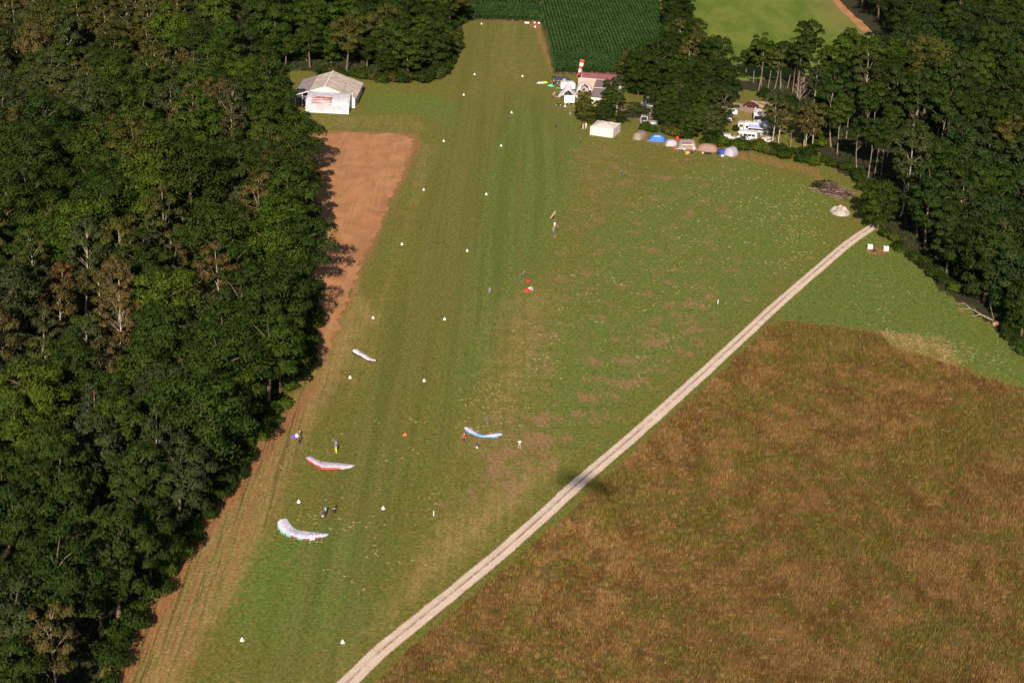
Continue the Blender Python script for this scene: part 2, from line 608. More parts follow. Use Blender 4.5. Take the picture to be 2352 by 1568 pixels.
# ---------------------------------------------------------------- dry meadow right of the track
MEADOW = [(1792, 738), (1862, 742), (1958, 757), (2020, 762), (2042, 795), (2120, 815), (2190, 842), (2215, 846), (2250, 868), (2352, 892), (2700, 985), (2700, 1900), (560, 1900),
          (712, 1700), (846, 1586), (955, 1478), (1062, 1384), (1184, 1284), (1300, 1182), (1376, 1108), (1462, 1030), (1550, 950), (1648, 862), (1722, 792), (1760, 752)]
MEADOW_PTS = ragged(MEADOW, 0.35, 0.8, 5)


def meadow_col(t, p):
    a = t.noise(t.mapping(p, rot=(0, 0, 0.5), scale=(1, 0.55, 1)), 0.16, 6, 0.72, 0.4)
    b = t.noise(p, 0.75, 5, 0.72)
    c = t.noise(t.mapping(p, loc=(31, 5, 0)), 0.22, 5, 0.72)
    d = t.noise(t.mapping(p, loc=(9, 77, 0)), 0.9, 4, 0.7)
    e = t.noise(t.mapping(p, loc=(5, 40, 0)), 0.035, 3, 0.6)
    col = t.mix(t.step(a, 0.38, 0.62), (0.108, 0.062, 0.016), (0.215, 0.126, 0.046))
    g = t.math('ADD', c, t.math('MULTIPLY', t.math('SUBTRACT', e, 0.5), 0.8))
    col = t.mix(t.math('MULTIPLY', t.step(g, 0.44, 0.60), 0.75), col, (0.094, 0.096, 0.014))
    col = t.mix(t.math('MULTIPLY', t.step(d, 0.53, 0.66), 0.6), col, (0.170, 0.064, 0.021))
    return t.mix(t.math('MULTIPLY', t.step(b, 0.51, 0.65), 0.65), col, (0.26, 0.175, 0.072))


def meadow_mat():
    t = NT('meadow_ground')
    p = t.pos()
    c = t.mix(t.step(t.noise(p, 2.2, 4, 0.7), 0.35, 0.7), t.mix(1.0, meadow_col(t, p), (0.6, 0.6, 0.6), 'MULTIPLY'), meadow_col(t, p))
    return t.done(c, 0.95)


def blade_mat():
    t = NT('dry_grass_blades')
    p = t.pos()
    c = meadow_col(t, p)
    rnd = t.n('ShaderNodeNewGeometry').outputs['Random Per Island']
    c = t.mix(rnd, t.mix(1.0, c, (0.75, 0.72, 0.7), 'MULTIPLY'), t.mix(1.0, c, (1.35, 1.3, 1.2), 'MULTIPLY'))
    return t.done(c, 0.9)


kind(sheet('dry_meadow', MEADOW_PTS, 0.008, meadow_mat()), 'structure')


def blades(poly, dens, seed, hgt, wid, per, lean, spread, clump=None):
    """grass tufts as single tapering triangles"""
    rng = np.random.default_rng(seed)
    poly = np.array([tuple(p) for p in poly])
    lo, hi = poly.min(0), poly.max(0)
    n = int((hi[0] - lo[0]) * (hi[1] - lo[1]) * dens)
    P = rng.uniform(lo, hi, (n, 2))
    P = P[inside(poly, P)]
    # only ground within the picture and a margin round it
    d = np.column_stack([P, np.zeros(len(P))]) - np.array([0, 0, CAM_H])
    w = d @ np.array(fwd)
    px = CX + F_PX * (d @ np.array(c_right)) / w
    py = CY - F_PX * (d @ np.array(c_up)) / w
    P = P[(px > -150) & (px < 2520) & (py > -80) & (py < 1720)]
    n = len(P)
    ang = rng.uniform(0, 2 * np.pi, (n, per))
    hh = hgt * rng.uniform(0.55, 1.25, (n, 1)) * rng.uniform(0.7, 1.1, (n, per))
    rr = spread * np.sqrt(rng.uniform(0, 1, (n, per)))
    a2 = rng.uniform(0, 2 * np.pi, (n, per))
    bx = P[:, :1] + rr * np.cos(a2)
    by = P[:, 1:] + rr * np.sin(a2)
    lx = np.cos(ang) * lean * hh + 0.12 * hh
    ly = np.sin(ang) * lean * hh
    wx, wy = -np.sin(ang) * wid / 2, np.cos(ang) * wid / 2
    z0 = np.full_like(bx, 0.0)
    v = np.stack([np.stack([bx - wx, by - wy, z0], -1), np.stack([bx + wx, by + wy, z0], -1),
                  np.stack([bx + lx, by + ly, hh], -1)], 2).reshape(-1, 3)
    return v


bv = blades(MEADOW_PTS, 3.0, 9, 0.62, 0.10, 9, 0.35, 0.42)
mo = link('meadow_grass', np_mesh('meadow_grass', bv, np.arange(len(bv)), 3, blade_mat()))
kind(mo, 'stuff', 'tall dry brown grass standing over the meadow right of the track')

# rough green edge along both sides of the track and lush tussocks in the wedge
def green_blade_mat():
    t = NT('green_blades')
    p = t.pos()
    c = t.mix(t.step(t.noise(p, 0.3, 4), 0.35, 0.65), (0.060, 0.088, 0.018), (0.085, 0.105, 0.026))
    return t.done(c, 0.9)


gv = blades([Vector(p) for p in poly_xy([(1805, 708), (2000, 540), (2110, 612), (2352, 822), (2500, 930), (2352, 880), (2210, 828), (2120, 770), (2010, 752), (1800, 735)])], 1.1, 4, 0.28, 0.10, 6, 0.5, 0.35)
kind(link('wedge_grass', np_mesh('wedge_grass', gv, np.arange(len(gv)), 3, green_blade_mat())), 'stuff', 'rough green grass in the wedge between track and wood')

# ---------------------------------------------------------------- the gravel track
def track():
    cl = [(2012, 516), (1995, 527), (1968, 545), (1935, 570), (1900, 600), (1842, 650), (1785, 700), (1700, 779), (1600, 871), (1500, 961), (1420, 1031), (1340, 1099),
          (1250, 1181), (1150, 1270), (1050, 1352), (950, 1433), (868, 1500), (810, 1556), (700, 1660), (560, 1790)]
    pts = [at(*p) for p in cl]
    # even steps along a smooth line
    dense = []
    for i in range(len(pts) - 1):
        p0, p1, p2, p3 = pts[max(i - 1, 0)], pts[i], pts[i + 1], pts[min(i + 2, len(pts) - 1)]
        n = max(2, int((p2 - p1).length / 0.8))
        for k in range(n):
            s = k / n
            dense.append(0.5 * ((2 * p1) + (p2 - p0) * s + (2 * p0 - 5 * p1 + 4 * p2 - p3) * s * s + (3 * p1 - p0 - 3 * p2 + p3) * s ** 3))
    rnd = random.Random(8)
    cols = [-1.0, -0.8, -0.5, -0.22, -0.1, 0.1, 0.22, 0.5, 0.8, 1.0]
    vs, fs, ac, al = [], [], [], []
    run, jl, jr = 0.0, 0.0, 0.0
    for i, p in enumerate(dense):
        t = (dense[min(i + 1, len(dense) - 1)] - dense[max(i - 1, 0)]).normalized()
        nrm = Vector((t.y, -t.x, 0))
        run += 0.8
        jl = 0.6 * jl + rnd.uniform(-0.07, 0.07)
        jr = 0.6 * jr + rnd.uniform(-0.07, 0.07)
        hw = 1.28 + 0.22 * i / len(dense)
        for k, c in enumerate(cols):
            off = c * hw + (jl if c == -1 else jr if c == 1 else 0)
            q = p + nrm * off
            dip = -0.03 if abs(abs(c) - 0.5) < 0.05 else 0.03 if abs(c) < 0.15 else 0.0
            vs.append((q.x, q.y, 0.05 + dip - (0.034 if abs(c) == 1 else 0)))
            ac.append(c)
            al.append(run)
    m = len(cols)
    for i in range(len(dense) - 1):
        for k in range(m - 1):
            fs += [i * m + k, i * m + k + 1, i * m + m + k + 1, i * m + m + k]
    t = NT('track_gravel')
    p = t.pos()
    ac_ = t.attr('across')
    c = t.mix(t.step(t.noise(p, 0.35, 5, 0.65), 0.3, 0.7), (0.56, 0.44, 0.355), (0.68, 0.545, 0.450))
    c = t.mix(t.math('MULTIPLY', t.step(t.noise(p, 4.0, 4, 0.7), 0.45, 0.75), 0.35), c, (0.46, 0.345, 0.26))
    mid = t.math('SUBTRACT', 1.0, t.step(t.math('ABSOLUTE', ac_), 0.05, 0.22))
    grow = t.step(t.math('ADD', t.noise(p, 0.9, 4, 0.7), t.math('MULTIPLY', t.math('SUBTRACT', t.noise(p, 0.05, 2), 0.5), 0.9)), 0.25, 0.62)
    c = t.mix(t.math('MULTIPLY', t.math('MULTIPLY', mid, grow), 0.8), c, (0.20, 0.12, 0.06))
    side = t.step(t.math('ADD', t.math('ABSOLUTE', ac_), t.math('MULTIPLY', t.math('SUBTRACT', t.noise(p, 1.5, 4, 0.7), 0.5), 0.5)), 0.84, 1.02)
    c = t.mix(side, c, (0.24, 0.15, 0.075))
    t.bump(t.noise(p, 9.0, 4, 0.7), 0.6, 0.05)
    me = np_mesh('gravel_track', vs, fs, 4, t.done(c, 0.92), attrs=dict(across=ac))
    return kind(link('gravel_track', me), 'structure')


track()

# ---------------------------------------------------------------- fields beyond
def field_mat():
    t = NT('bright_pasture')
    p = t.pos()
    v = t.mapping(p, rot=(0, 0, -0.5), scale=(1, 0.35, 1))
    c = t.mix(t.step(t.noise(v, 0.12, 6, 0.72), 0.4, 0.6), (0.115, 0.168, 0.020), (0.175, 0.212, 0.036))
    c = t.mix(t.step(t.noise(p, 0.8, 4, 0.7), 0.35, 0.75), t.mix(1.0, c, (0.85, 0.85, 0.8), 'MULTIPLY'), c)
    c = t.mix(t.math('MULTIPLY', t.attr('dry'), 0.8), c, (0.21, 0.17, 0.065))
    return t.done(c, 0.95)


def pasture():
    px = [(1520, -40), (1900, -40), (1925, 8), (1980, 62), (2030, 108), (1995, 140), (1900, 165), (1800, 180), (1690, 185), (1560, 120)]
    poly = np.array([tuple(p) for p in ragged(px, 0.4, 1.5, 21)])
    st = 2.5
    lo, hi = poly.min(0), poly.max(0)
    nx, ny = int((hi[0] - lo[0]) / st) + 2, int((hi[1] - lo[1]) / st) + 2
    X, Y = np.meshgrid(lo[0] + np.arange(nx) * st, lo[1] + np.arange(ny) * st)
    P = np.stack([X.ravel(), Y.ravel()], 1)
    idx = np.arange(nx * ny).reshape(ny, nx)
    q = np.stack([idx[:-1, :-1].ravel(), idx[:-1, 1:].ravel(), idx[1:, 1:].ravel(), idx[1:, :-1].ravel()], 1)
    q = q[inside(poly, P[q].mean(1))]
    dry = 0.9 * soft([(1850, -40), (1900, -40), (1990, 65), (2030, 108), (1985, 120), (1900, 40)], P, 9)
    me = np_mesh('pasture', np.column_stack([P, np.full(len(P), 0.008)]), q.ravel(), 4, field_mat(), attrs=dict(dry=dry))
    return kind(link('pasture', me), 'structure')


pasture()
kind(sheet('field_margin', ragged([(1895, -20), (1912, -20), (1945, 20), (1990, 60), (2035, 105), (2020, 110), (1975, 66), (1925, 18)], 0.4, 1.0, 31), 0.012, SOIL), 'structure')
kind(sheet('bare_strip', ragged([(1488, -30), (1512, -20), (1528, 30), (1562, 76), (1535, 84), (1508, 40)], 0.4, 1.0, 32), 0.012, SOIL), 'structure')
kind(sheet('corn_soil', ragged([(1050, -60), (1500, -60), (1524, 70), (1500, 120), (1475, 172), (1272, 171), (1241, 51), (1072, 46), (1055, 20)], 0.2, 1.0, 33), 0.012, soil_mat('corn_earth', (0.10, 0.07, 0.035))), 'structure')
kind(sheet('camp_lane', ragged([(1405, 236), (1500, 262), (1580, 258), (1688, 236), (1735, 247), (1778, 262), (1772, 270), (1690, 252), (1600, 275), (1500, 280), (1440, 272)], 0.25, 0.8, 34), 0.012, paint('lane_gravel', (0.36, 0.25, 0.19), 0.9)), 'structure')


def corn():
    rng = np.random.default_rng(5)
    v0 = at(1240, 52) - at(1268, 165)
    rowdir = np.array([v0.x, v0.y]) / v0.length
    cross = np.array([rowdir[1], -rowdir[0]])
    main = poly_xy([(1243, 51), (1243, -60), (1500, -60), (1524, 66), (1510, 100), (1490, 130), (1266, 128)])
    head = poly_xy([(1266, 130), (1490, 132), (1475, 170), (1275, 169)])
    head2 = poly_xy([(1055, 12), (1240, 20), (1240, 50), (1072, 45), (1060, 30)])
    back = poly_xy([(1055, -60), (1240, -60), (1240, 17), (1055, 9)])
    out = []
    for poly, d, c, gap, pl in ((main, rowdir, cross, 1.15, 0.55), (back, rowdir, cross, 1.15, 0.6), (head, cross, rowdir, 0.85, 0.5), (head2, cross, rowdir, 0.85, 0.5)):
        u, w = poly @ d, poly @ c
        a, b = np.meshgrid(np.arange(u.min(), u.max(), pl), np.arange(w.min(), w.max(), gap))
        a = a + rng.uniform(-0.15, 0.15, a.shape)
        b = b + rng.normal(0, 0.07, b.shape)
        P = a.ravel()[:, None] * d + b.ravel()[:, None] * c
        out.append(P[inside(poly, P)])
    P = np.concatenate(out)
    n, L = len(P), 9
    h = rng.uniform(1.9, 2.4, (n, 1))
    k = np.arange(L)[None, :]
    zb = h * (0.25 + 0.62 * k / L)
    an = rng.uniform(0, 6.28, (n, 1)) + k * 2.4 + rng.uniform(-0.4, 0.4, (n, L))
    ln = rng.uniform(0.45, 0.75, (n, L))
    wd = 0.075
    px, py = P[:, :1], P[:, 1:]
    ca, sa = np.cos(an), np.sin(an)
    A = np.stack([px - sa * wd, py + ca * wd, zb], -1)
    B = np.stack([px + sa * wd, py - ca * wd, zb], -1)
    Cc = np.stack([px + ca * ln * 0.6 + sa * wd, py + sa * ln * 0.6 - ca * wd, zb + 0.28], -1)
    D = np.stack([px + ca * ln, py + sa * ln, zb + rng.uniform(-0.1, 0.2, zb.shape)], -1)
    v = np.stack([A, B, Cc, D], 2).reshape(-1, 3)
    t = NT('corn_leaf')
    p = t.pos()
    c = t.mix(t.step(t.noise(p, 0.15, 4), 0.35, 0.65), (0.019, 0.050, 0.011), (0.028, 0.066, 0.014))
    r_ = t.n('ShaderNodeNewGeometry').outputs['Random Per Island']
    c = t.mix(r_, t.mix(1.0, c, (0.75, 0.75, 0.7), 'MULTIPLY'), t.mix(1.0, c, (1.25, 1.2, 1.2), 'MULTIPLY'))
    o = link('corn', np_mesh('corn', v, np.arange(len(v)), 4, t.done(c, 0.75)))
    kind(o, 'stuff', 'dark green corn crop standing in rows beyond the end of the strip')


corn()


def hay():
    """wisps of cut hay left lying on the grass"""
    rng = np.random.default_rng(14)
    zones = [([(1200, 640), (1500, 560), (1700, 400), (1880, 420), (1900, 560), (1700, 700), (1480, 860), (1300, 960), (1180, 800)], 420),
             ([(1420, 400), (1760, 380), (1800, 560), (1500, 640)], 110),
             ([(1960, 610), (2130, 690), (2060, 740), (1930, 700)], 46), ([(2010, 752), (2180, 775), (2230, 850), (2120, 820)], 120), ([(2150, 760), (2300, 800), (2340, 860), (2230, 850)], 60),
             ([(690, 1180), (860, 1190), (800, 1225), (740, 1235)], 26), ([(560, 1100), (1000, 850), (1000, 1250), (800, 1450)], 60), ([(1040, 870), (1250, 860), (1180, 1000), (1050, 1000)], 70),
             ([(1800, 400), (1900, 460), (1860, 620), (1790, 640)], 110)]
    vs, fs = [], []
    for px, n in zones:
        poly = poly_xy(px)
        lo, hi = poly.min(0), poly.max(0)
        k = 0
        while k < n:
            c = rng.uniform(lo, hi)
            if not inside(poly, c[None])[0]:
                continue
            for _ in range(int(rng.integers(1, 5))):
                q = c + rng.normal(0, 1.3, 2)
                a, l, w = rng.normal(0, 0.7), rng.uniform(0.16, 0.5), rng.uniform(0.08, 0.18)
                dx, dy = math.cos(a), math.sin(a)
                o = len(vs)
                for s, u, z in ((-1, 0, .01), (0, -1, .01), (1, 0, .01), (0, 1, .01), (0, 0, 0.13)):
                    vs.append((q[0] + s * l * dx - u * w * dy, q[1] + s * l * dy + u * w * dx, z))
                for i in range(4):
                    fs.append((o + i, o + (i + 1) % 4, o + 4))
                k += 1
    me = np_mesh('hay_wisps', vs, np.array(fs).ravel(), 3, paint('hay', (0.38, 0.27, 0.14), 0.95, 0.2))
    kind(link('hay_wisps', me), 'stuff', 'pale wisps of cut hay scattered over the grass')


hay()

# ================================================================ trees
def leaf_mat():
    t = NT('leaf')
    oc = t.n('ShaderNodeObjectInfo')
    g = t.n('ShaderNodeNewGeometry')
    p = t.coords()
    base = oc.outputs['Color']
    a = t.noise(p, 0.55, 3, 0.6)
    c = t.mix(t.step(a, 0.32, 0.68), t.mix(1.0, base, (0.72, 0.76, 0.72), 'MULTIPLY'), t.mix(1.0, base, (1.28, 1.2, 1.1), 'MULTIPLY'))
    r_ = g.outputs['Random Per Island']
    c = t.mix(r_, t.mix(1.0, c, (0.72, 0.74, 0.7), 'MULTIPLY'), t.mix(1.0, c, (1.36, 1.3, 1.3), 'MULTIPLY'))
    m = t.done(c, 0.75, 0, 0.05)
    tr = t.n('ShaderNodeBsdfTranslucent')
    t.put(tr.inputs['Color'], t.mix(1.0, c, (1.3, 1.4, 0.7), 'MULTIPLY'))
    mx = t.n('ShaderNodeMixShader')
    mx.inputs[0].default_value = 0.1
    out = t.t.nodes['Material Output']
    t.t.links.new(t.b.outputs[0], mx.inputs[1])
    t.t.links.new(tr.outputs[0], mx.inputs[2])
    t.t.links.new(mx.outputs[0], out.inputs[0])
    return m


LEAF = leaf_mat()
BARK = paint('bark', (0.13, 0.095, 0.065), 0.9, 0.2, 2.0)
BARK_PALE = paint('pale_bark', (0.22, 0.175, 0.13), 0.9, 0.2, 2.0)
BIRCH_BARK = paint('birch_bark', (0.46, 0.39, 0.31), 0.8, 0.3, 2.5)
PINE_BARK = paint('pine_bark', (0.28, 0.13, 0.06), 0.9, 0.2, 2.0)


def cards(cen, nrm, size, aspect, rng, droop=0.0):
    """leaf sprays: small uneven four-cornered blades facing nrm"""
    n = len(cen)
    r = rng.normal(size=(n, 3))
    r[:, 2] -= droop
    u = np.cross(nrm, r)
    u /= np.linalg.norm(u, axis=1, keepdims=True) + 1e-9
    v = np.cross(nrm, u)
    s = size * rng.uniform(0.6, 1.35, (n, 1))
    a, b = u * s * 0.5, v * s * 0.5 * aspect
    j = rng.uniform(0.55, 1.15, (n, 4, 1))
    q = np.stack([cen - b * j[:, 0], cen + a * j[:, 1] - 0.15 * b, cen + b * j[:, 2], cen - a * j[:, 3] + 0.1 * b], 1)
    return q


def crown(name, seed, lobes, ncards, size, aspect=1.0, flat=0.3, droop=0.0, fill=0.78):
    """lobes: (centre, radius xyz); leaves sit on and a little inside each lobe"""
    rng = np.random.default_rng(seed)
    area = np.array([(r[0] * r[1] + r[1] * r[2] + r[0] * r[2]) for _, r in lobes])
    num = np.maximum(12, (ncards * area / area.sum()).astype(int))
    C, N, S_ = [], [], []
    whole = np.mean([np.array(c) for c, _ in lobes], 0)
    for (c, r), k in zip(lobes, num):
        c, r = np.array(c, float), np.array(r, float)
        d = rng.normal(size=(k, 3))
        d /= np.linalg.norm(d, axis=1, keepdims=True)
        d[:, 2] = np.where(d[:, 2] < -0.25, -d[:, 2] * 0.6, d[:, 2])
        rad = rng.uniform(fill ** 3, 1.12, (k, 1)) ** (1 / 3)
        bumpy = 1 + 0.20 * np.sin(d[:, :1] * 9 + seed) * np.cos(d[:, 1:2] * 8 + d[:, 2:] * 7)
        C.append(c + d * r * rad * bumpy)
        out = d / r
        out /= np.linalg.norm(out, axis=1, keepdims=True)
        far = (C[-1] - whole)
        far /= np.linalg.norm(far, axis=1, keepdims=True) + 1e-9
        N.append(out * 0.7 + far * 0.3)
    C, N = np.concatenate(C), np.concatenate(N)
    face = N + rng.normal(size=N.shape) * 0.75
    face[:, 2] += flat
    face /= np.linalg.norm(face, axis=1, keepdims=True)
    q = cards(C, face, size, aspect, rng, droop)
    sh = N * 0.6 + face * 0.55
    sh /= np.linalg.norm(sh, axis=1, keepdims=True)
    nr = np.repeat(sh[:, None, :], 4, 1).reshape(-1, 3)
    return np_mesh(name, q.reshape(-1, 3), np.arange(len(q) * 4), 4, LEAF, normals=nr)


def trunk_mesh(name, H, r0, limbs, bark, bend=0.3, seed=0, top=0.9, lw=1.0):
    rnd = random.Random(seed)
    mb = MB()
    bx, by = rnd.uniform(-bend, bend), rnd.uniform(-bend, bend)
    path = lambda s: Vector((bx * math.sin(s * 2.4), by * math.sin(s * 2.9), H * top * s))
    mb.tube([path(s) for s in (0, 0.12, 0.35, 0.6, 0.85, 1)], [r0 * 1.35, r0, r0 * 0.82, r0 * 0.6, r0 * 0.35, r0 * 0.12], 7)
    for c in limbs:
        c = Vector(c)
        s = min(0.9, max(0.2, (c.z / (H * top)) - rnd.uniform(0.12, 0.28)))
        a = path(s)
        mid = a.lerp(c, 0.5) + Vector((0, 0, 0.25))
        mb.tube([a, mid, c], [r0 * 0.42 * lw, r0 * 0.26 * lw, r0 * 0.08], 5, cap=False)
    o = mb.build(name, bark)
    me = o.data
    bpy.data.objects.remove(o)
    return me


def lobes_round(rnd, H, base, rad, n, top_bias=0.0, big=0.42):
    """billowing broadleaf crown: lobes over an egg shape between base and H"""
    out = []
    hc = (H - base) / 2
    mid = base + hc
    for i in range(n):
        t = (i + 0.5) / n
        z = 1 - 2 * t
        a = i * 2.39996 + rnd.uniform(-0.3, 0.3)
        s = math.sqrt(max(0, 1 - z * z))
        k = rnd.uniform(0.62, 1.02)
        lr = rad * rnd.uniform(big * 0.55, big * 1.0)
        x, y, zz = math.cos(a) * s * rad * k, math.sin(a) * s * rad * k, mid + z * hc * k
        out.append(((x, y, zz + top_bias), (lr, lr, lr * rnd.uniform(0.7, 0.95))))
    out.append(((0, 0, mid), (rad * 0.5, rad * 0.5, hc * 0.6)))
    return out


VARIANTS = {}


def variant(kind_, name, H, crown_me, trunk_me):
    VARIANTS.setdefault(kind_, []).append((H, crown_me, trunk_me))


BROAD = dict(dark='broadleaf_tree', blue='broadleaf_tree', mid='midgreen_broadleaf_tree', bright='bright_broadleaf_tree', yellow='bright_broadleaf_tree', olive='dull_broadleaf_tree', grey='dull_broadleaf_tree', brown='dull_broadleaf_tree')  # one broadleaf kind split by leaf colour; any species name is made up
rnd = random.Random(77)
for i in range(6):                                   # round broadleaf trees, shared by all leaf colours
    H, rad = 15 + rnd.uniform(-1.5, 2), 4.6 + rnd.uniform(-0.6, 0.9)
    lb = lobes_round(rnd, H, H * 0.27, rad, 24)
    variant('broadleaf_tree', 'oak', H, crown('crown', 100 + i, lb, 8600, 0.33, 1.3), trunk_mesh('trunk', H, 0.3, [c for c, _ in lb[:12:2]], BARK, 0.4, i, 0.8))
for i in range(4):                                   # sweet chestnut, long drooping leaves
    H, rad = 16 + rnd.uniform(-1, 2), 4.2 + rnd.uniform(-0.5, 0.6)
    lb = lobes_round(rnd, H, H * 0.18, rad, 30, 0, 0.34)
    variant('chestnut_tree', 'chestnut', H, crown('crown', 140 + i, lb, 8400, 0.29, 2.4, 0.15, 0.6), trunk_mesh('trunk', H, 0.28, [c for c, _ in lb[:14:2]], BARK, 0.4, 20 + i, 0.8))
for i in range(4):                                   # birch, narrow and thin
    H, rad = 15.5 + rnd.uniform(-1.5, 1.5), 3.3 + rnd.uniform(-0.3, 0.6)
    lb = lobes_round(rnd, H, H * 0.33, rad, 24, 0, 0.36)
    lb = [((c[0], c[1], c[2]), (r[0], r[1], r[2] * 1.3)) for c, r in lb[:-1]]
    variant('birch_tree', 'birch', H, crown('crown', 180 + i, lb, 5200, 0.29, 1.7, 0.0, 1.4, 0.5), trunk_mesh('trunk', H, 0.14, [c for c, _ in lb[::2]], BIRCH_BARK, 0.5, 40 + i, 0.92, 0.6))
for i in range(3):                                   # aspen-like tall trees with a long bare stem
    H, rad = 16 + rnd.uniform(-1, 1.5), 3.3 + rnd.uniform(-0.3, 0.6)
    lb = lobes_round(rnd, H, H * 0.52, rad, 18, 0, 0.42)
    variant('ash_tree', 'ash', H, crown('crown', 220 + i, lb, 5600, 0.33, 1.4), trunk_mesh('trunk', H, 0.135, [c for c, _ in lb[::2]], BARK_PALE, 0.9, 60 + i, 0.9, 0.8))
for i in range(2):                                   # pine: flat tiers
    H = 15.5 + i
    lb = []
    for k in range(9):
        z = H * (0.34 + 0.62 * k / 8)
        rr = 3.4 * (1 - 0.72 * k / 8) + 0.4
        for q in range(5 if k < 7 else 2):
            a = q * 1.2566 + k * 0.7 + rnd.uniform(-0.2, 0.2)
            lb.append(((math.cos(a) * rr * 0.62, math.sin(a) * rr * 0.62, z + rnd.uniform(-0.3, 0.3)), (rr * 0.5, rr * 0.5, 0.42)))
    variant('pine_tree', 'pine', H, crown('crown', 240 + i, lb, 3400, 0.36, 1.8, 0.5, 0, 0.4), trunk_mesh('trunk', H, 0.24, [c for c, _ in lb[::4]], PINE_BARK, 0.3, 80 + i, 0.95))
for i in range(4):                                   # bushes, leaves down to the ground
    H, rad = 2.8 + 0.4 * i, 2.0 + 0.2 * i
    lb = [((0, 0, H * 0.4), (rad * 0.8, rad * 0.8, H * 0.45))]
    for k in range(12):
        a = k * 2.4
        d = rad * rnd.uniform(0.35, 0.75)
        lb.append(((math.cos(a) * d, math.sin(a) * d, H * rnd.uniform(0.2, 0.72)), (rad * 0.42, rad * 0.42, H * 0.26)))
    variant('bush', 'bush', H, crown('foliage', 260 + i, lb, 1500, 0.36, 1.2), trunk_mesh('stem', H, 0.07, [c for c, _ in lb[1:7]], BARK, 0.1, 100 + i, 0.6))
for i in range(2):                                   # leafy to the ground: wood-edge tree
    H, rad = 12.5 + i, 4.4
    lb = lobes_round(rnd, H, 0.6, rad, 34, 0, 0.36)
    variant('willow_tree', 'willow', H, crown('crown', 280 + i, lb, 8600, 0.32, 1.9, 0.2, 0.3), trunk_mesh('trunk', H, 0.26, [c for c, _ in lb[:14:2]], BARK, 0.4, 120 + i, 0.8))

GREENS = dict(dark=(0.0199, 0.0357, 0.0068), mid=(0.0282, 0.0498, 0.0076), bright=(0.0415, 0.0664, 0.0076), grey=(0.0349, 0.0465, 0.0170), olive=(0.0506, 0.0548, 0.0145),
              brown=(0.0664, 0.0548, 0.0221), rust=(0.0747, 0.0432, 0.0170), pine=(0.0373, 0.0515, 0.0281), blue=(0.0187, 0.0349, 0.0110), yellow=(0.0647, 0.0730, 0.0119))
WORDS = dict(dark='dark green', mid='mid green', bright='bright green', grey='grey green', olive='olive green', brown='brownish', rust='rust brown', pine='blue green', blue='deep bluish green', yellow='yellowish green')
KIND_WORDS = dict(broadleaf_tree='round-crowned broadleaf', midgreen_broadleaf_tree='billowing broadleaf', bright_broadleaf_tree='full-crowned broadleaf', dull_broadleaf_tree='soft-crowned broadleaf tree', chestnut_tree='feathery chestnut tree', birch_tree='slim white-stemmed birch', ash_tree='tall bare-stemmed tree', pine_tree='tiered pine', bush='low leafy bush', willow_tree='low-leaved tree')
_first = {}


def tree(k, xy, colour, label=None, group=None, scale=1.0, sz=1.0, v=None, seed=None, rnd=random):
    H, cm, tm = VARIANTS[k][(v if v is not None else rnd.randrange(99)) % len(VARIANTS[k])]
    if k == 'broadleaf_tree':
        k = BROAD[colour]
    root = bpy.data.objects.new(k, None)
    root.empty_display_size = 0.3
    COL.objects.link(root)
    root.location = (xy[0], xy[1], 0.0)
    root.rotation_euler = (rnd.uniform(-0.04, 0.04), rnd.uniform(-0.04, 0.04), rnd.uniform(0, 6.28))
    root.scale = (scale, scale, scale * sz)
    tag(root, label, k.replace('_', ' '), group)
    a = link('stem' if k == 'bush' else 'trunk', tm, root)
    b = link('foliage' if k == 'bush' else 'crown', cm, root)
    j = rnd.uniform(0.85, 1.18)
    c = GREENS[colour]
    b.color = (c[0] * j * rnd.uniform(0.92, 1.1), c[1] * j, c[2] * j * rnd.uniform(0.9, 1.1), 1)
    return root


def poisson(poly, dmin, rng, tries=14000, taken=()):
    lo, hi = poly.min(0), poly.max(0)
    cell = dmin
    grid, out = {}, []
    for q in taken:
        grid.setdefault((int(q[0] // cell), int(q[1] // cell)), []).append(q)
    for P in (rng.uniform(lo, hi, (tries, 2)),):
        ok = inside(poly, P)
        for p in P[ok]:
            g = (int(p[0] // cell), int(p[1] // cell))
            if all((p[0] - q[0]) ** 2 + (p[1] - q[1]) ** 2 > dmin * dmin for i in (-1, 0, 1) for j in (-1, 0, 1) for q in grid.get((g[0] + i, g[1] + j), ())):
                grid.setdefault(g, []).append(p)
                out.append(p)
    return out


def in_frame(p, h=17, m=60):
    x0, y0 = pix((p[0], p[1], 0))
    x1, y1 = pix((p[0], p[1], h))
    return -m < max(x0, x1) and min(x0, x1) < 2352 + m and y0 > -25 and y1 < 1568 + 25


def zone_words(p):
    x, y = pix((p[0], p[1], 8))
    if x < 1100:
        if y < 230:
            return 'behind the barn' if x > 500 else 'in the far corner left of the barn' if x > 250 else 'in the uppermost corner left of the barn'
        if y < 430:
            return 'below the barn by the top of the ploughed patch' if x > 470 else 'level with the top of the ploughed patch' if x > 230 else 'at the frame side level with the patch top'
        if y < 640:
            return 'beside the middle of the ploughed patch' if x > 470 else 'level with the middle of the ploughed patch' if x > 230 else 'at the frame side level with the patch middle'
        if y < 850:
            return 'beside the narrow end of the ploughed patch' if x > 470 else 'level with the narrow end of the patch' if x > 230 else 'at the frame side level with the patch end'
        if y < 1080:
            return 'beside the red-edged canopy' if x > 400 else 'level with the red-edged canopy' if x > 200 else 'at the frame side level with the red canopy'
        return 'beside the lowest left cone marker' if y > 1300 else 'level with the green-edged canopy'
    if y < 130:
        return 'in the far wood right of the pasture'
    if y < 330:
        return 'between pasture and camp' if x < 1900 else 'in the wood right of the pasture corner' if x < 2120 else 'at the upper right frame side'
    if y < 560:
        return 'behind the end of the track' if x < 2120 else 'at the right frame side above the wedge'
    return 'above the green wedge by the fallen branch'


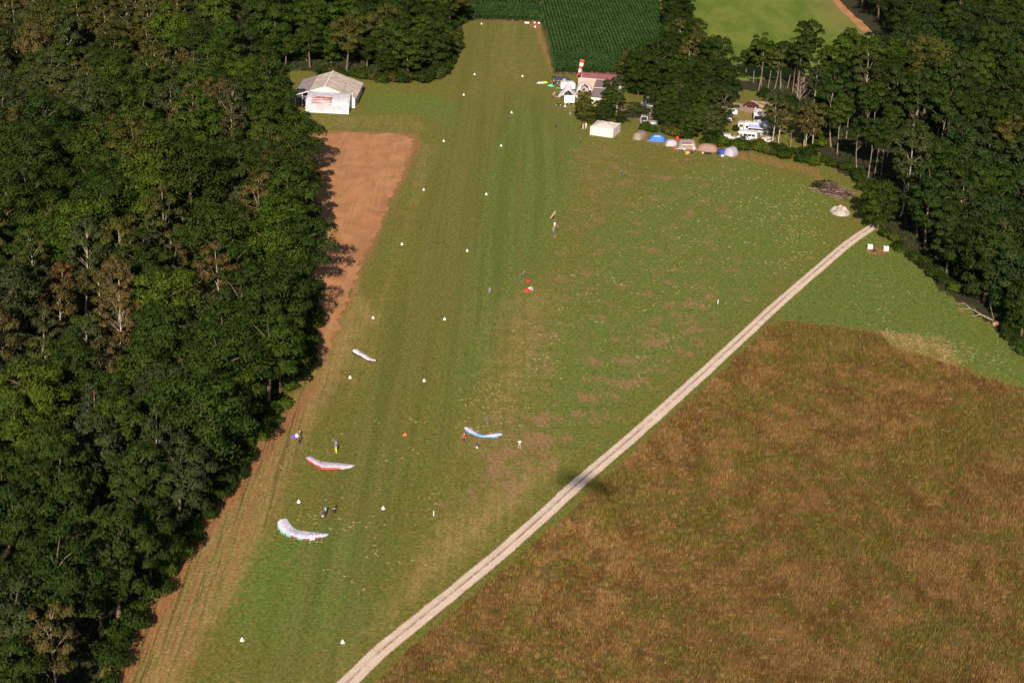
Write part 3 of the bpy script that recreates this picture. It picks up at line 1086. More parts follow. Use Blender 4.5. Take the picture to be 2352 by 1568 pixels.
def plant(polys, dmin, seed, mix, tall=(0.70, 1.42), taken=(), holes=()):
    rng = np.random.default_rng(seed)
    rr = random.Random(seed)
    n = 0
    pg = poly_xy(polys)
    ED = lambda q: edge_dist(pg, np.array([q]))[0]
    pts = poisson(pg, dmin, rng, taken=taken)
    for p in pts:
        if not in_frame(p) or any(inside(h, np.array([p]))[0] for h in holes):
            continue
        x, y = pix((p[0], p[1], 8))
        opts = mix(x, y, rr)
        k, col = opts
        sc = rr.uniform(*tall)
        kk = BROAD[col] if k == 'broadleaf_tree' else k
        size = 'big ' if sc > 1.12 else 'small ' if sc < 0.9 else ''
        edge = 'wood edge ' if ED(p) < 7 else ''
        lab = f'{size}{WORDS[col]} {KIND_WORDS[kk]} {("at the wood edge, " if edge else "")}{zone_words(p)}'
        if len(lab.split()) > 16:
            lab = lab.replace('at the wood edge, ', '')
        if len(lab.split()) > 16:
            lab = lab.replace('tree leafy down to the ground', 'low-leaved tree')
        tree(k, p, col, lab, f'{kk.replace("_", " ")}s {zone_words(p)}', sc, rr.uniform(0.9, 1.12), rnd=rr)
        n += 1
    return pts


def pick(rr, table):
    s = sum(w for *_, w in table)
    u = rr.uniform(0, s)
    for k, c, w in table:
        u -= w
        if u <= 0:
            return k, c
    return table[-1][:2]


def mix_left(x, y, rr):
    birchy = (y < 320 and x < 480) or (450 > x > 60 and 560 < y < 900) or (560 > x > 150 and 240 < y < 330) or (250 < x < 480 and 880 < y < 1100)
    if birchy and rr.random() < 0.62:
        return pick(rr, [('birch_tree', 'olive', 5), ('birch_tree', 'brown', 1.8), ('birch_tree', 'grey', 2.2), ('birch_tree', 'rust', 0.12), ('pine_tree', 'pine', 0.5)])
    if x > 560 and y < 240:
        return pick(rr, [('willow_tree', 'dark', 4), ('willow_tree', 'mid', 2), ('broadleaf_tree', 'dark', 2), ('broadleaf_tree', 'mid', 1), ('broadleaf_tree', 'olive', 1.5)])
    if y > 1080:
        return pick(rr, [('chestnut_tree', 'dark', 3), ('chestnut_tree', 'grey', 3), ('broadleaf_tree', 'dark', 2.5), ('broadleaf_tree', 'grey', 1.5), ('birch_tree', 'grey', 1), ('birch_tree', 'brown', 0.6), ('broadleaf_tree', 'bright', 0.5)])
    return pick(rr, [('broadleaf_tree', 'dark', 4), ('broadleaf_tree', 'mid', 4), ('broadleaf_tree', 'grey', 2), ('chestnut_tree', 'dark', 2), ('chestnut_tree', 'mid', 2.0), ('broadleaf_tree', 'bright', 1.3), ('birch_tree', 'olive', 0.9), ('birch_tree', 'brown', 0.7), ('pine_tree', 'pine', 0.35), ('broadleaf_tree', 'olive', 1.0)])


def mix_right(x, y, rr):
    if y < 140:
        return pick(rr, [('broadleaf_tree', 'blue', 4), ('broadleaf_tree', 'dark', 3), ('broadleaf_tree', 'mid', 1), ('ash_tree', 'dark', 1)])
    if y < 330:
        return pick(rr, [('ash_tree', 'dark', 4), ('ash_tree', 'mid', 3), ('broadleaf_tree', 'dark', 2), ('broadleaf_tree', 'olive', 1.2), ('birch_tree', 'grey', 1), ('broadleaf_tree', 'yellow', 0.4)])
    if y < 372:
        return pick(rr, [('ash_tree', 'dark', 5), ('ash_tree', 'mid', 3), ('ash_tree', 'olive', 1), ('birch_tree', 'grey', 0.6)])
    if x > 2060 and y > 420:
        return pick(rr, [('chestnut_tree', 'blue', 3), ('willow_tree', 'dark', 3), ('willow_tree', 'blue', 2), ('chestnut_tree', 'dark', 2), ('broadleaf_tree', 'dark', 1), ('broadleaf_tree', 'mid', 1), ('pine_tree', 'pine', 0.5), ('birch_tree', 'grey', 0.7)])
    return pick(rr, [('broadleaf_tree', 'dark', 3), ('ash_tree', 'dark', 2), ('broadleaf_tree', 'mid', 1.5), ('chestnut_tree', 'blue', 1.5), ('birch_tree', 'grey', 0.8), ('broadleaf_tree', 'grey', 1)])


LEFT_WOOD = [(-140, -40), (1036, -40), (1040, 70), (1034, 128), (1012, 158), (975, 182), (900, 186), (862, 182), (835, 168), (700, 163), (640, 176), (606, 262), (640, 318), (682, 420), (692, 600), (700, 745), (680, 845),
             (600, 985), (440, 1205), (330, 1385), (222, 1568), (100, 1760), (20, 1880), (-220, 1880)]
plant(LEFT_WOOD, 6.8, 41, mix_left)
RIGHT_WOOD = [(1725, 202), (1800, 192), (1905, 190), (2005, 184), (2062, 166), (2080, 112), (2030, 62), (1970, 8), (1938, -40), (2520, -40), (2520, 895), (2384, 814), (2275, 712), (2190, 656), (2118, 602), (2062, 545), (2062, 450),
              (2015, 405), (1960, 375), (1905, 352), (1885, 312), (1872, 268), (1850, 240), (1800, 216), (1740, 212)]
plant(RIGHT_WOOD, 6.5, 42, mix_right, holes=[poly_xy([(1882, 352), (1960, 362), (2100, 396), (2240, 428), (2480, 480), (2480, 520), (2240, 462), (2100, 428), (1960, 392), (1890, 380)])])
HEDGE_ROW = [(1530, -40), (1558, -40), (1566, 100), (1602, 152), (1652, 206), (1700, 236), (1640, 242), (1565, 240), (1500, 234), (1456, 224), (1448, 202), (1480, 178), (1530, 150), (1545, 90)]
plant(HEDGE_ROW, 5.6, 43, lambda x, y, rr: pick(rr, [('willow_tree', 'dark', 5), ('willow_tree', 'mid', 3), ('broadleaf_tree', 'dark', 2), ('willow_tree', 'olive', 1), ('birch_tree', 'olive', 0.8)]), (0.72, 1.05))

# single trees one can point at (base x, base y, top y)
def hero(k, bx, by, ty, colour, label, width=None, v=0, seed=0, group=None):
    p = at(bx, by)
    H = VARIANTS[k][v % len(VARIANTS[k])][0]
    h = 5.0
    for _ in range(12):
        h *= 1.0 + ((by - ty) / max(1, by - pix((p.x, p.y, h))[1]) - 1)
    s = h / H
    rr = random.Random(seed + int(bx))
    sxy = s if width is None else width
    o = tree(k, p, colour, label, group, 1.0, 1.0, v, rnd=rr)
    o.scale = (sxy, sxy, s)
    return o


hero('birch_tree', 1415, 266, 174, 'grey', 'white-stemmed birch standing in front of the clubhouse roof', 0.95, 0)
hero('willow_tree', 1345, 281, 218, 'olive', 'low rounded olive bush tree just right of the white board', 0.72, 0)
hero('willow_tree', 1385, 286, 228, 'dark', 'low dark tree behind the big white marquee', 0.68, 1)
hero('broadleaf_tree', 1425, 288, 250, 'dark', 'small dark tree behind the back corner of the white marquee', 0.45, 2)
hero('willow_tree', 1396, 268, 192, 'mid', 'leafy tree left of the birch in front of the clubhouse roof', 0.55, 1)
hero('birch_tree', 1660, 306, 204, 'grey', 'birch with pale stem at the left edge of the motorhome clearing', 1.1, 1)
hero('birch_tree', 1772, 339, 208, 'grey', 'tall white birch in front of the motorhomes, left of a pair', 1.0, 2)
hero('birch_tree', 1787, 332, 222, 'brown', 'tall brownish birch in front of the motorhomes, right of a pair', 1.0, 3)
hero('birch_tree', 1846, 338, 228, 'grey', 'white birch in the wood edge, left of three thin stems', 0.9, 0)
hero('birch_tree', 1849, 354, 236, 'brown', 'white birch in the wood edge, middle of three thin stems', 0.9, 1)
hero('birch_tree', 1864, 358, 232, 'olive', 'white birch in the wood edge, right of three thin stems', 0.95, 2)
hero('willow_tree', 2012, 524, 404, 'mid', 'big spreading tree leafy to the ground at the end of the track', 1.05, 1)
for i, (x, y, ty) in enumerate([(1994, 408, 270), (2024, 402, 280), (1968, 392, 268), (2008, 405, 282)]):
    hero('ash_tree', x, y, ty, 'dark', ['tall tree with thick pale trunk behind the track end tree', 'tall tree with orange lit forked trunk behind the track end tree', 'tall thin tree above the brush pile', 'tall tree between two thick pale trunks by the track end'][i], 1.0, i)
clump = [(1500, 262, 196), (1530, 272, 190), (1556, 262, 186), (1585, 276, 188), (1612, 292, 196), (1640, 284, 200), (1622, 262, 184), (1535, 298, 236), (1566, 300, 226), (1600, 312, 232), (1630, 318, 244), (1520, 290, 240), (1648, 318, 260), (1585, 318, 256), (1466, 276, 238)]
for i, (x, y, ty) in enumerate(clump):
    k_ = ['broadleaf_tree', 'willow_tree', 'broadleaf_tree'][i % 3]
    c_ = ['dark', 'mid', 'grey', 'dark'][i % 4]
    w_ = 'above the grey beige tunnel tent' if x < 1525 else 'above the blue dome tent' if x < 1560 else 'above the pale pink tent' if x < 1602 else 'left of the clearing birch'
    hero(k_, x, y, ty, c_, f'{WORDS[c_]} {KIND_WORDS[BROAD[c_] if k_ == "broadleaf_tree" else k_]} of the camp clump {w_}, {"front" if y > 285 else "back"}', 0.62 + 0.05 * (i % 4), i, group='trees of the clump between the tents and the clubhouse')
for i, (x, y, ty) in enumerate([(1764, 204, 100), (1748, 198, 112), (1778, 208, 104), (1792, 206, 96), (1730, 190, 110), (1808, 204, 92), (1820, 215, 100), (1712, 184, 116)]):
    hero('ash_tree', x, y, ty, ['dark', 'mid', 'olive'][i % 3], 'tall bare-stemmed tree in the row between the clearing and the bright pasture', 0.95, i, group='bare-stemmed trees in the row before the pasture')


def bare_tree(name, base, H, label, cat='dead tree', bark=None, spread=0.35, n=16, seed=1, lean=0.0):
    rr = random.Random(seed)
    o = thing(name, label, cat, base)
    mb = MB()
    path = lambda s: Vector((lean * H * s, 0.15 * math.sin(3 * s), H * s))
    mb.tube([path(s) for s in (0, 0.3, 0.6, 0.85, 1)], [0.14, 0.12, 0.085, 0.05, 0.015], 6)
    o2 = mb.build('trunk', bark or BIRCH_BARK, o)
    for i in range(n):
        s = 0.38 + 0.58 * i / n
        a = path(s)
        an = i * 2.4 + rr.uniform(-0.3, 0.3)
        L = H * spread * (1.1 - s) + 0.7
        tip = a + Vector((math.cos(an) * L * 0.7, math.sin(an) * L * 0.7, L * 0.75))
        b = MB()
        m = a.lerp(tip, 0.5) + Vector((0, 0, -0.1))
        b.tube([a, m, tip], [0.06, 0.04, 0.012], 5)
        for k in range(4):
            q = m.lerp(tip, k / 4)
            b.tube([q, q + Vector((rr.uniform(-.6, .6), rr.uniform(-.6, .6), rr.uniform(0.3, 0.8)))], [0.025, 0.008], 4)
        b.build('branch', bark or BIRCH_BARK, o)
    return o


bare_tree('dead_birch', at(1833, 266), 11.5, 'leafless purplish birch with spread white branches right of the clearing', seed=3, spread=0.42, n=22, bark=paint('purple_twig', (0.30, 0.21, 0.18), 0.9))
bare_tree('dead_tree', at(968, 150), 11, 'grey leafless tree standing out of the wood above the runway', seed=5, n=14, bark=paint('grey_twig', (0.28, 0.23, 0.19), 0.9))
bare_tree('tree_snag', at(1815, 341), 5.2, 'short broken stub of a trunk left of the three birches', seed=6, n=2, spread=0.1, bark=BARK_PALE)
bare_tree('forked_bare_tree', at(2276, 708), 8.5, 'bare orange brown stems at the wood edge behind the fallen branch', seed=7, n=12, spread=0.5, bark=paint('orange_bark', (0.36, 0.21, 0.12), 0.9))

# bushes: hedge behind the tents, the wood edges
rr = random.Random(12)
def bushes(line, step, colours, label, group, size=(0.7, 1.1), off=1.0):
    pts = [at(*p) for p in line]
    sizes = []
    for i in range(len(pts) - 1):
        L = (pts[i + 1] - pts[i]).length
        for k in range(max(1, int(L / step))):
            p = pts[i].lerp(pts[i + 1], (k + rr.uniform(0.2, 0.8)) / max(1, int(L / step)))
            p += Vector((rr.uniform(-off, off), rr.uniform(-off, off), 0))
            c = rr.choice(colours)
            tree('bush', p, c, label.format(WORDS[c]) + (', ' + zone_words(p) if zone_words(p).count(' ') < 7 and label.count(' ') + zone_words(p).count(' ') < 12 else ''), group, rr.uniform(*size), rr.uniform(0.8, 1.2), rnd=rr)


bushes([(1466, 302), (1520, 304), (1560, 316), (1600, 328), (1650, 338), (1700, 346), (1750, 352), (1800, 364), (1850, 374), (1880, 384)], 2.2, ['dark', 'mid', 'bright', 'olive'], '{} bush in the hedge behind the camping tents', 'bushes in the hedge behind the tents')
bushes([(1690, 342), (1740, 346), (1800, 355), (1845, 362), (1870, 366)], 2.2, ['dark', 'mid', 'bright'], '{} bush between the tents and the motorhomes', 'bushes between tents and motorhomes', (0.8, 1.1))
bushes([(1890, 372), (1960, 400), (1985, 440)], 2.6, ['dark', 'mid'], '{} bush at the wood edge by the brush pile', 'bushes by the brush pile', (0.6, 0.9))
bushes([(2030, 540), (2070, 580), (2110, 606), (2160, 652), (2205, 676)], 2.6, ['mid', 'bright', 'dark'], '{} bush along the wood edge by the green grass wedge', 'bushes along the right wood edge', (0.55, 0.85))
bushes([(2300, 762), (2352, 815), (2420, 870)], 2.6, ['mid', 'bright', 'dark'], '{} bush along the wood edge by the green grass wedge', 'bushes along the right wood edge', (0.6, 1.0))
for ln, w_ in (([(715, 172), (760, 176), (820, 180)], 'right behind the barn'), ([(820, 180), (870, 188), (930, 192)], 'right of the barn corner'), ([(930, 192), (985, 190), (1020, 165)], 'at the rounded wood corner by the strip'), ([(1020, 165), (1042, 120), (1048, 60), (1052, 10)], 'along the far end of the strip')):
    bushes(ln, 2.3, ['dark', 'mid', 'olive'], '{} bush ' + w_, 'bushes ' + w_, (0.8, 1.25))
bushes([(700, 440), (706, 600), (712, 740), (690, 850), (610, 985), (460, 1205), (340, 1390), (240, 1560), (150, 1700)], 3.2, ['dark', 'mid', 'dark', 'bright'], '{} bush at the wood foot', 'bushes along the strip side wood', (0.7, 1.15), 1.3)
bushes([(1332, 268), (1350, 284), (1376, 290), (1410, 292)], 1.8, ['olive', 'dark'], '{} bush left of the white marquee', 'bushes by the marquee', (0.5, 0.8), 0.5)
bushes([(1470, 196), (1530, 212), (1600, 224), (1690, 228)], 2.4, ['dark', 'mid'], '{} bush below the tall clump behind the clubhouse', 'bushes behind the clubhouse', (0.8, 1.2))
bushes([(1740, 224), (1790, 230), (1830, 262), (1860, 300), (1880, 345)], 2.4, ['mid', 'bright', 'dark'], '{} bush at the wood edge round the motorhome clearing', 'bushes round the clearing', (0.7, 1.1))
p_ = at(1690, 303)
tree('bush', p_, 'dark', 'single dark conical shrub in the mown clearing left of the motorhomes', None, 0.45, 1.5, 1, rnd=rr)


def fern_floor():
    """undergrowth over the shaded wood floor"""
    vs = []
    for px, sd in ((LEFT_WOOD, 61), (RIGHT_WOOD, 62)):
        vs.append(blades([Vector(p) for p in poly_xy(px)], 0.25, sd, 0.9, 0.5, 5, 0.9, 0.7))
    v = np.concatenate(vs)
    t = NT('fern')
    c = t.mix(t.step(t.noise(t.pos(), 0.2, 4), 0.35, 0.65), (0.022, 0.036, 0.011), (0.035, 0.05, 0.014))
    kind(link('undergrowth', np_mesh('undergrowth', v, np.arange(len(v)), 3, t.done(c, 0.9))), 'stuff', 'ferns and brambles on the shaded floor of the woods')


fern_floor()

# ================================================================ buildings
WHITE = paint('white_sheet', (0.64, 0.63, 0.65), 0.45, 0.05)
CREAM = paint('cream_wall', (0.80, 0.74, 0.58), 0.7, 0.05)
ROOFING = paint('weathered_roofing', (0.36, 0.30, 0.275), 0.85, 0.16, 0.5)
ROOFING2 = paint('grey_violet_roofing', (0.20, 0.175, 0.185), 0.85, 0.14, 0.5)
DARK = paint('dark_inside', (0.03, 0.028, 0.03), 0.9)
GLASS = paint('dark_glass', (0.025, 0.03, 0.04), 0.12, 0.05, spec=0.6)
TYRE = paint('tyre_rubber', (0.022, 0.022, 0.024), 0.9)
RIM = paint('wheel_rim', (0.45, 0.45, 0.46), 0.35, 0.1, spec=0.5)
STEEL = paint('grey_steel', (0.36, 0.36, 0.37), 0.4, 0.1, spec=0.5)
BLACK = paint('black_plastic', (0.02, 0.02, 0.022), 0.6)


def z1(x, y, z=0.0):
    return S(1050 + x / 4.612, 200 + y / 4.612, z)


def z2(x, y, z=0.0):
    return S(2030 + x / 4.612, 200 + y / 4.612, z)


def z3(x, y, z=0.0):
    return S(2330 + x / 3.618, 320 + y / 3.618, z)


def z4(x, y, z=0.0):
    return S(2780 + x / 8.711, 380 + y / 8.711, z)


def z5(x, y, z=0.0):
    return S(2520 + x / 7.84, 500 + y / 7.84, z)


def z6(x, y, z=0.0):
    return S(2090 + x / 9.8, 270 + y / 9.8, z)


def heading(a, b):
    d = b - a
    return math.atan2(d.y, d.x)


def rusty_mat():
    t = NT('galvanised_rusty')
    p = t.coords()
    sep = t.n('ShaderNodeSeparateXYZ')
    t.put(sep.inputs[0], p)
    c = t.mix(t.step(t.noise(p, 0.8, 4), 0.35, 0.65), (0.33, 0.33, 0.40), (0.42, 0.415, 0.48))
    st = t.noise(t.mapping(p, scale=(0.22, 1, 3.2)), 1.3, 5, 0.7)
    ar = t.math('MULTIPLY', t.step(sep.outputs[0], -11.9, -11.3), t.step(sep.outputs[0], -6.0, -5.85, 1, 0))
    ar = t.math('MULTIPLY', ar, t.math('MULTIPLY', t.step(sep.outputs[2], 2.05, 2.3), t.step(sep.outputs[2], 3.85, 4.0, 1, 0)))
    c = t.mix(t.math('MULTIPLY', ar, t.step(st, 0.44, 0.54)), c, (0.26, 0.05, 0.025))
    run = t.math('MULTIPLY', t.math('MULTIPLY', t.step(sep.outputs[2], 0.2, 2.2), t.step(sep.outputs[2], 2.3, 2.4, 1, 0)), t.step(t.noise(t.mapping(p, scale=(1.4, 0.1, 0.1)), 1.0, 3), 0.55, 0.66))
    run = t.math('MULTIPLY', run, t.math('MULTIPLY', t.step(sep.outputs[0], -11.5, -11.0), t.step(sep.outputs[0], -6.5, -5.8, 1, 0)))
    c = t.mix(t.math('MULTIPLY', run, 0.6), c, (0.42, 0.27, 0.15))
    return t.done(c, 0.45, 0, 0.4)


def corrug(mb, a, b, c, d, n, amp, mi=0):
    """corrugated sheet between edge a-b and edge d-c, ribs running from a-b to d-c"""
    a, b, c, d = map(Vector, (a, b, c, d))
    nr = (b - a).cross(d - a).normalized()
    if nr.z < 0:
        nr = -nr
    vs, fs = [], []
    for i in range(2 * n + 1):
        s = i / (2 * n)
        h = nr * (amp if i % 2 else 0)
        vs += [a.lerp(b, s) + h, d.lerp(c, s) + h]
    for i in range(2 * n):
        fs.append((2 * i, 2 * i + 2, 2 * i + 3, 2 * i + 1))
    mb.add(vs, fs, mi)


def barn():
    P0 = z1(1375, 972)
    ax = heading(z1(545, 1040), z1(1295, 1080))
    o = thing('barn', 'wide grey-roofed barn with cream gable and open left bay at the wood edge', 'barn', P0, ax)
    # local: x to the right along the front (negative = left), y back
    W, D, ridge, eave = 17.2, 16.4, 6.0, 3.0
    xr, xl, xm = 0.0, -W, -W / 2
    mb = MB()
    mb.box((xr - 0.1, D / 2, eave / 2), (0.2, D, eave))
    mb.build('side_wall', paint('lilac_cladding', (0.42, 0.41, 0.46), 0.6, 0.06), o)
    mb = MB()
    z_at = lambda x: ridge - (ridge - eave) * abs(x - xm) / (W / 2)
    x1 = -13.0
    mb.add([(x1, 0, 0), (-0.2, 0, 0), (-0.2, 0, z_at(-0.2) - .05), (xm, 0, ridge - .05), (x1, 0, z_at(x1) - .05),
            (x1, 0.18, 0), (-0.2, 0.18, 0), (-0.2, 0.18, z_at(-0.2) - .05), (xm, 0.18, ridge - .05), (x1, 0.18, z_at(x1) - .05)],
           [(0, 1, 2, 3, 4), (9, 8, 7, 6, 5), (0, 4, 9, 5), (1, 6, 7, 2), (2, 7, 8, 3), (3, 8, 9, 4), (0, 5, 6, 1)])
    mb.build('gable_wall', CREAM, o)
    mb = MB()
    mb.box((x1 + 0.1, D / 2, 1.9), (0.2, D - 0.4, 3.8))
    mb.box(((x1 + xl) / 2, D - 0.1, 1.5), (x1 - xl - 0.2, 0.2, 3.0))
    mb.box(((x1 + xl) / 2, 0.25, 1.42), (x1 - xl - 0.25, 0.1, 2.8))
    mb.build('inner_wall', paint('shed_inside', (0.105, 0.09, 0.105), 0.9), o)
    for nm, xa, xb, m in (('roof', xm, 0.35, ROOFING), ('roof', x1, xm, ROOFING), ('shed_roof', xl - 0.3, x1, ROOFING2)):
        mb = MB()
        za, zb = z_at(xa) if xa != 0.35 else 0, z_at(xb)
        zf = lambda x: ridge - (ridge - eave) * abs(x - xm) / (W / 2)
        y0, y1 = -0.35, D + 0.3
        if nm == 'roof' and xa == xm:
            corrug(mb, (xm, y0, ridge + .03), (xm, y1, ridge + .03), (xb, y1, zf(xb) + .03), (xb, y0, zf(xb) + .03), 40, 0.06)
        else:
            corrug(mb, (xb, y1, zf(xb) + .03), (xb, y0, zf(xb) + .03), (xa, y0, zf(xa) + .03), (xa, y1, zf(xa) + .03), 40, 0.06)
        r_ = mb.build(nm, m, o)
        if nm == 'shed_roof':
            r_['label'] = 'darker violet grey left part of the roof'
        elif xa == xm:
            rm = MB()
            rm.box((xm, D / 2, ridge + 0.10), (0.45, D + 0.7, 0.06))
            rm.build('ridge_cap', paint('pale_ridge', (0.72, 0.68, 0.62), 0.6), r_)
    for k in range(6):
        mb = MB()
        s = 0.34 + 0.12 * k
        xx = xm * (1 - 0.55 - 0.03 * (k % 2))
        mb.box((xx, D * (0.9 - s), z_at(xx) + 0.12), (0.5, 0.35, 0.03), ry=math.atan((ridge - eave) / (W / 2)))
        mb.build('roof_patch', paint('roof_moss', (0.11, 0.085, 0.075), 0.9), o)
    mb = MB()
    mb.tube([(x1, -0.42, z_at(x1) - .1), (xl - 0.3, -0.42, z_at(xl - 0.3) - .1)], 0.14, 6)
    mb.build('fascia', WHITE, o)
    for px in (xl + 0.15, (xl + x1) / 2):
        mb = MB()
        mb.box((px, 0.1, (z_at(px) - 0.1) / 2), (0.2, 0.2, z_at(px) - 0.1))
        mb.build('post', WHITE, o)
    # curved lean-to along the front
    q = thing('curved_shed', 'silvery half-round tin shed with a rust red patch, against the barn front', 'shed', P0, ax)
    D2, H2, L0, L1 = 6.4, 4.35, -13.2, -0.9
    mb = MB()
    N, K = 48, 60
    arc = []
    for i in range(N + 1):
        s = i / N
        th = s * math.pi * 0.5
        y = -0.25 - D2 * math.cos(th) ** 0.8 if s < 1 else -0.25
        z = H2 * math.sin(th) ** 0.9
        w = 0.05 if i % 2 else 0.0
        nrm = Vector((0, -math.cos(th), math.sin(th)))
        arc.append(Vector((0, y, z)) + nrm * w)
    vs = [(x, p.y, p.z) for x in (L0, L1) for p in arc]
    fs = [(i, i + 1, N + 2 + i, N + 1 + i) for i in range(N)]
    mb.add(vs, fs)
    mb.add([(x, p.y + 0.06 * 0, p.z - 0.06) for x in (L0 + .05, L1 - .05) for p in arc], fs)
    mb.build('curved_roof', rusty_mat(), q)
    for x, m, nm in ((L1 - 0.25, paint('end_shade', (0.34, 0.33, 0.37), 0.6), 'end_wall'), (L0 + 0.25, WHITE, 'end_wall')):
        mb = MB()
        pts = [(x, p.y + 0.04, max(0, p.z - 0.08)) for p in arc] + [(x, -0.25, 0)]
        mb.add(pts + [(x - 0.06, b, c) for _, b, c in pts], [tuple(range(len(pts))), tuple(range(2 * len(pts) - 1, len(pts) - 1, -1))])
        mb.build(nm, m, q)
    mb = MB()
    mb.box((L1 + 0.12, -0.34, H2 / 2 + 0.1), (0.16, 0.16, H2 + 0.2))
    mb.build('corner_post', WHITE, q)
    mb = MB()
    mb.box(((L0 + L1) / 2, -0.25 - D2 - 0.08, 0.12), (L1 - L0, 0.1, 0.22))
    mb.build('sill_beam', WHITE, q)


barn()


def clubhouse():
    A, B = z2(750, 668), z2(1066, 668)
    ax = heading(z2(968, 1435), z2(1370, 1490)) * 0.45
    o = thing('clubhouse', 'clubhouse with pink boarded front, maroon roof strip and low brown roofed wing', 'building', A, ax)
    W1 = (B - A).length
    mb = MB()
    mb.box((W1 / 2, 3.0, 2.0), (W1, 6.0, 4.0))
    mb.build('hall_wall', paint('hall_render', (0.40, 0.31, 0.27), 0.9), o)
    n = 14
    bm_ = paint('pink_board', (0.47, 0.335, 0.285), 0.8, 0.10)
    me = None
    for i in range(n):
        w = W1 / n
        if me is None:
            mb = MB()
            mb.box((0, 0, 0), (w - 0.03, 0.05, 3.9), ch=0.01)
            b = mb.build('board', bm_, o)
            me = b.data
        else:
            b = link('board', me, o)
        b.location = (w * (i + 0.5), -0.03 - 0.012 * (i % 3), 1.97)
    mb = MB()
    mb.box((W1 / 2 + 1.2, -0.12, 4.02), (W1 + 2.6, 0.12, 0.16))
    mb.build('gutter', WHITE, o)
    mb = MB()
    corrug(mb, (-0.6, -0.25, 4.1), (11.2, -0.25, 4.1), (11.2, 3.4, 4.75), (-0.6, 3.4, 4.75), 44, 0.06)
    corrug(mb, (-0.6, 6.4, 4.1), (11.2, 6.4, 4.1), (11.2, 3.4, 4.75), (-0.6, 3.4, 4.75), 44, 0.06)
    mb.build('maroon_roof', paint('maroon_sheet', (0.29, 0.11, 0.12), 0.6, 0.10), o)
    # low wing reaching towards the field
    w0, w1 = W1 + 0.12, 12.9
    ye = -15.0
    mb = MB()
    corrug(mb, (w0 - 0.1, -7.4, 3.35), (w1, -7.4, 3.35), (w1 - 0.9, -0.05, 4.0), (w0 - 0.1, -0.05, 4.0), 40, 0.06)
    r_ = mb.build('wing_roof', paint('brown_sheet', (0.22, 0.165, 0.165), 0.75, 0.12), o)
    mb = MB()
    corrug(mb, (w0 - 0.1, ye - 0.3, 2.55), (w1 + 0.9, ye - 0.3, 2.55), (w1, -7.45, 3.30), (w0 - 0.1, -7.45, 3.30), 40, 0.06)
    mb.build('wing_roof', paint('brown_sheet2', (0.235, 0.18, 0.185), 0.75, 0.12), o)
    mb = MB()
    mb.box(((w0 + w1) / 2, -7.42, 3.43), (w1 - w0, 0.3, 0.08))
    mb.build('ridge_strip', WHITE, r_)
    mb = MB()
    mb.box(((w0 + w1) / 2 + 0.2, ye / 2, 1.22), (w1 - w0, -ye - 0.2, 2.44))
    mb.build('wing_wall', CREAM, o)
    for k in range(3):
        mb = MB()
        mb.box((w0 + 2.0 + 2.6 * k, ye + 0.03, 1.35), (1.1, 0.12, 0.95))
        f = mb.build('window', WHITE, o)
        mb = MB()
        mb.box((w0 + 2.0 + 2.6 * k, ye - 0.05, 1.35), (0.9, 0.03, 0.75))
        mb.build('pane', GLASS, f)


clubhouse()


def windsock(base, H, L, az, droop, bands, r0, r1, label, polemat, cat='windsock'):
    o = thing('windsock', label, cat, base)
    mb = MB()
    mb.tube([(0, 0, 0), (0, 0, H * 0.5), (0, 0, H)], [0.07, 0.055, 0.035], 8)
    mb.build('pole', polemat, o)
    mb = MB()
    d = Vector((math.cos(az) * math.cos(droop), math.sin(az) * math.cos(droop), -math.sin(droop)))
    top = Vector((0, 0, H - 0.05)) + d * 0.15
    ring = []
    a = d.cross(Vector((0, 0, 1))).normalized()
    b = a.cross(d)
    mb.tube([top + (a * math.cos(t) + b * math.sin(t)) * (r0 + 0.02) for t in [k * math.pi / 6 for k in range(13)]], 0.03, 5)
    mb.build('hoop', STEEL, o)
    n = len(bands)
    for i, m in enumerate(bands):
        mb = MB()
        s0, s1 = i / n, (i + 1) / n
        pts = [top + d * L * (s0 + (s1 - s0) * k / 3) for k in range(4)]
        mb.tube(pts, [(r0 + (r1 - r0) * (s0 + (s1 - s0) * k / 3)) * (1 + 0.03 * math.sin(9 * (s0 + k))) for k in range(4)], 12, cap=False)
        mb.build('band', m, o, True)
    return o


RED = paint('red_cloth', (0.62, 0.045, 0.035), 0.7)
WCLOTH = paint('white_cloth', (0.74, 0.72, 0.70), 0.8, 0.05)
FADED = paint('faded_pink_cloth', (0.42, 0.24, 0.17), 0.8)
pb = z2(808, 690)
windsock(pb, 9.8, 4.6, heading(z2(840, 700), z2(790, 726)), R(62), [RED, WCLOTH, RED, WCLOTH, RED], 0.74, 0.28, 'tall windsock in red and white bands on a pale pole by the clubhouse', WHITE)
windsock(at(1274.5, 512), 3.0, 2.1, R(200), R(55), [FADED], 0.22, 0.10, 'small faded pink windsock on a thin pole at the right strip edge', paint('thin_pole', (0.25, 0.2, 0.15)))


# ---------------------------------------------------------------- tents
def cloth(name, col, sheen=0.7):
    return paint(name, col, sheen, 0.06, 2.5)


PINKWHITE = cloth('white_canvas', (0.62, 0.53, 0.515))


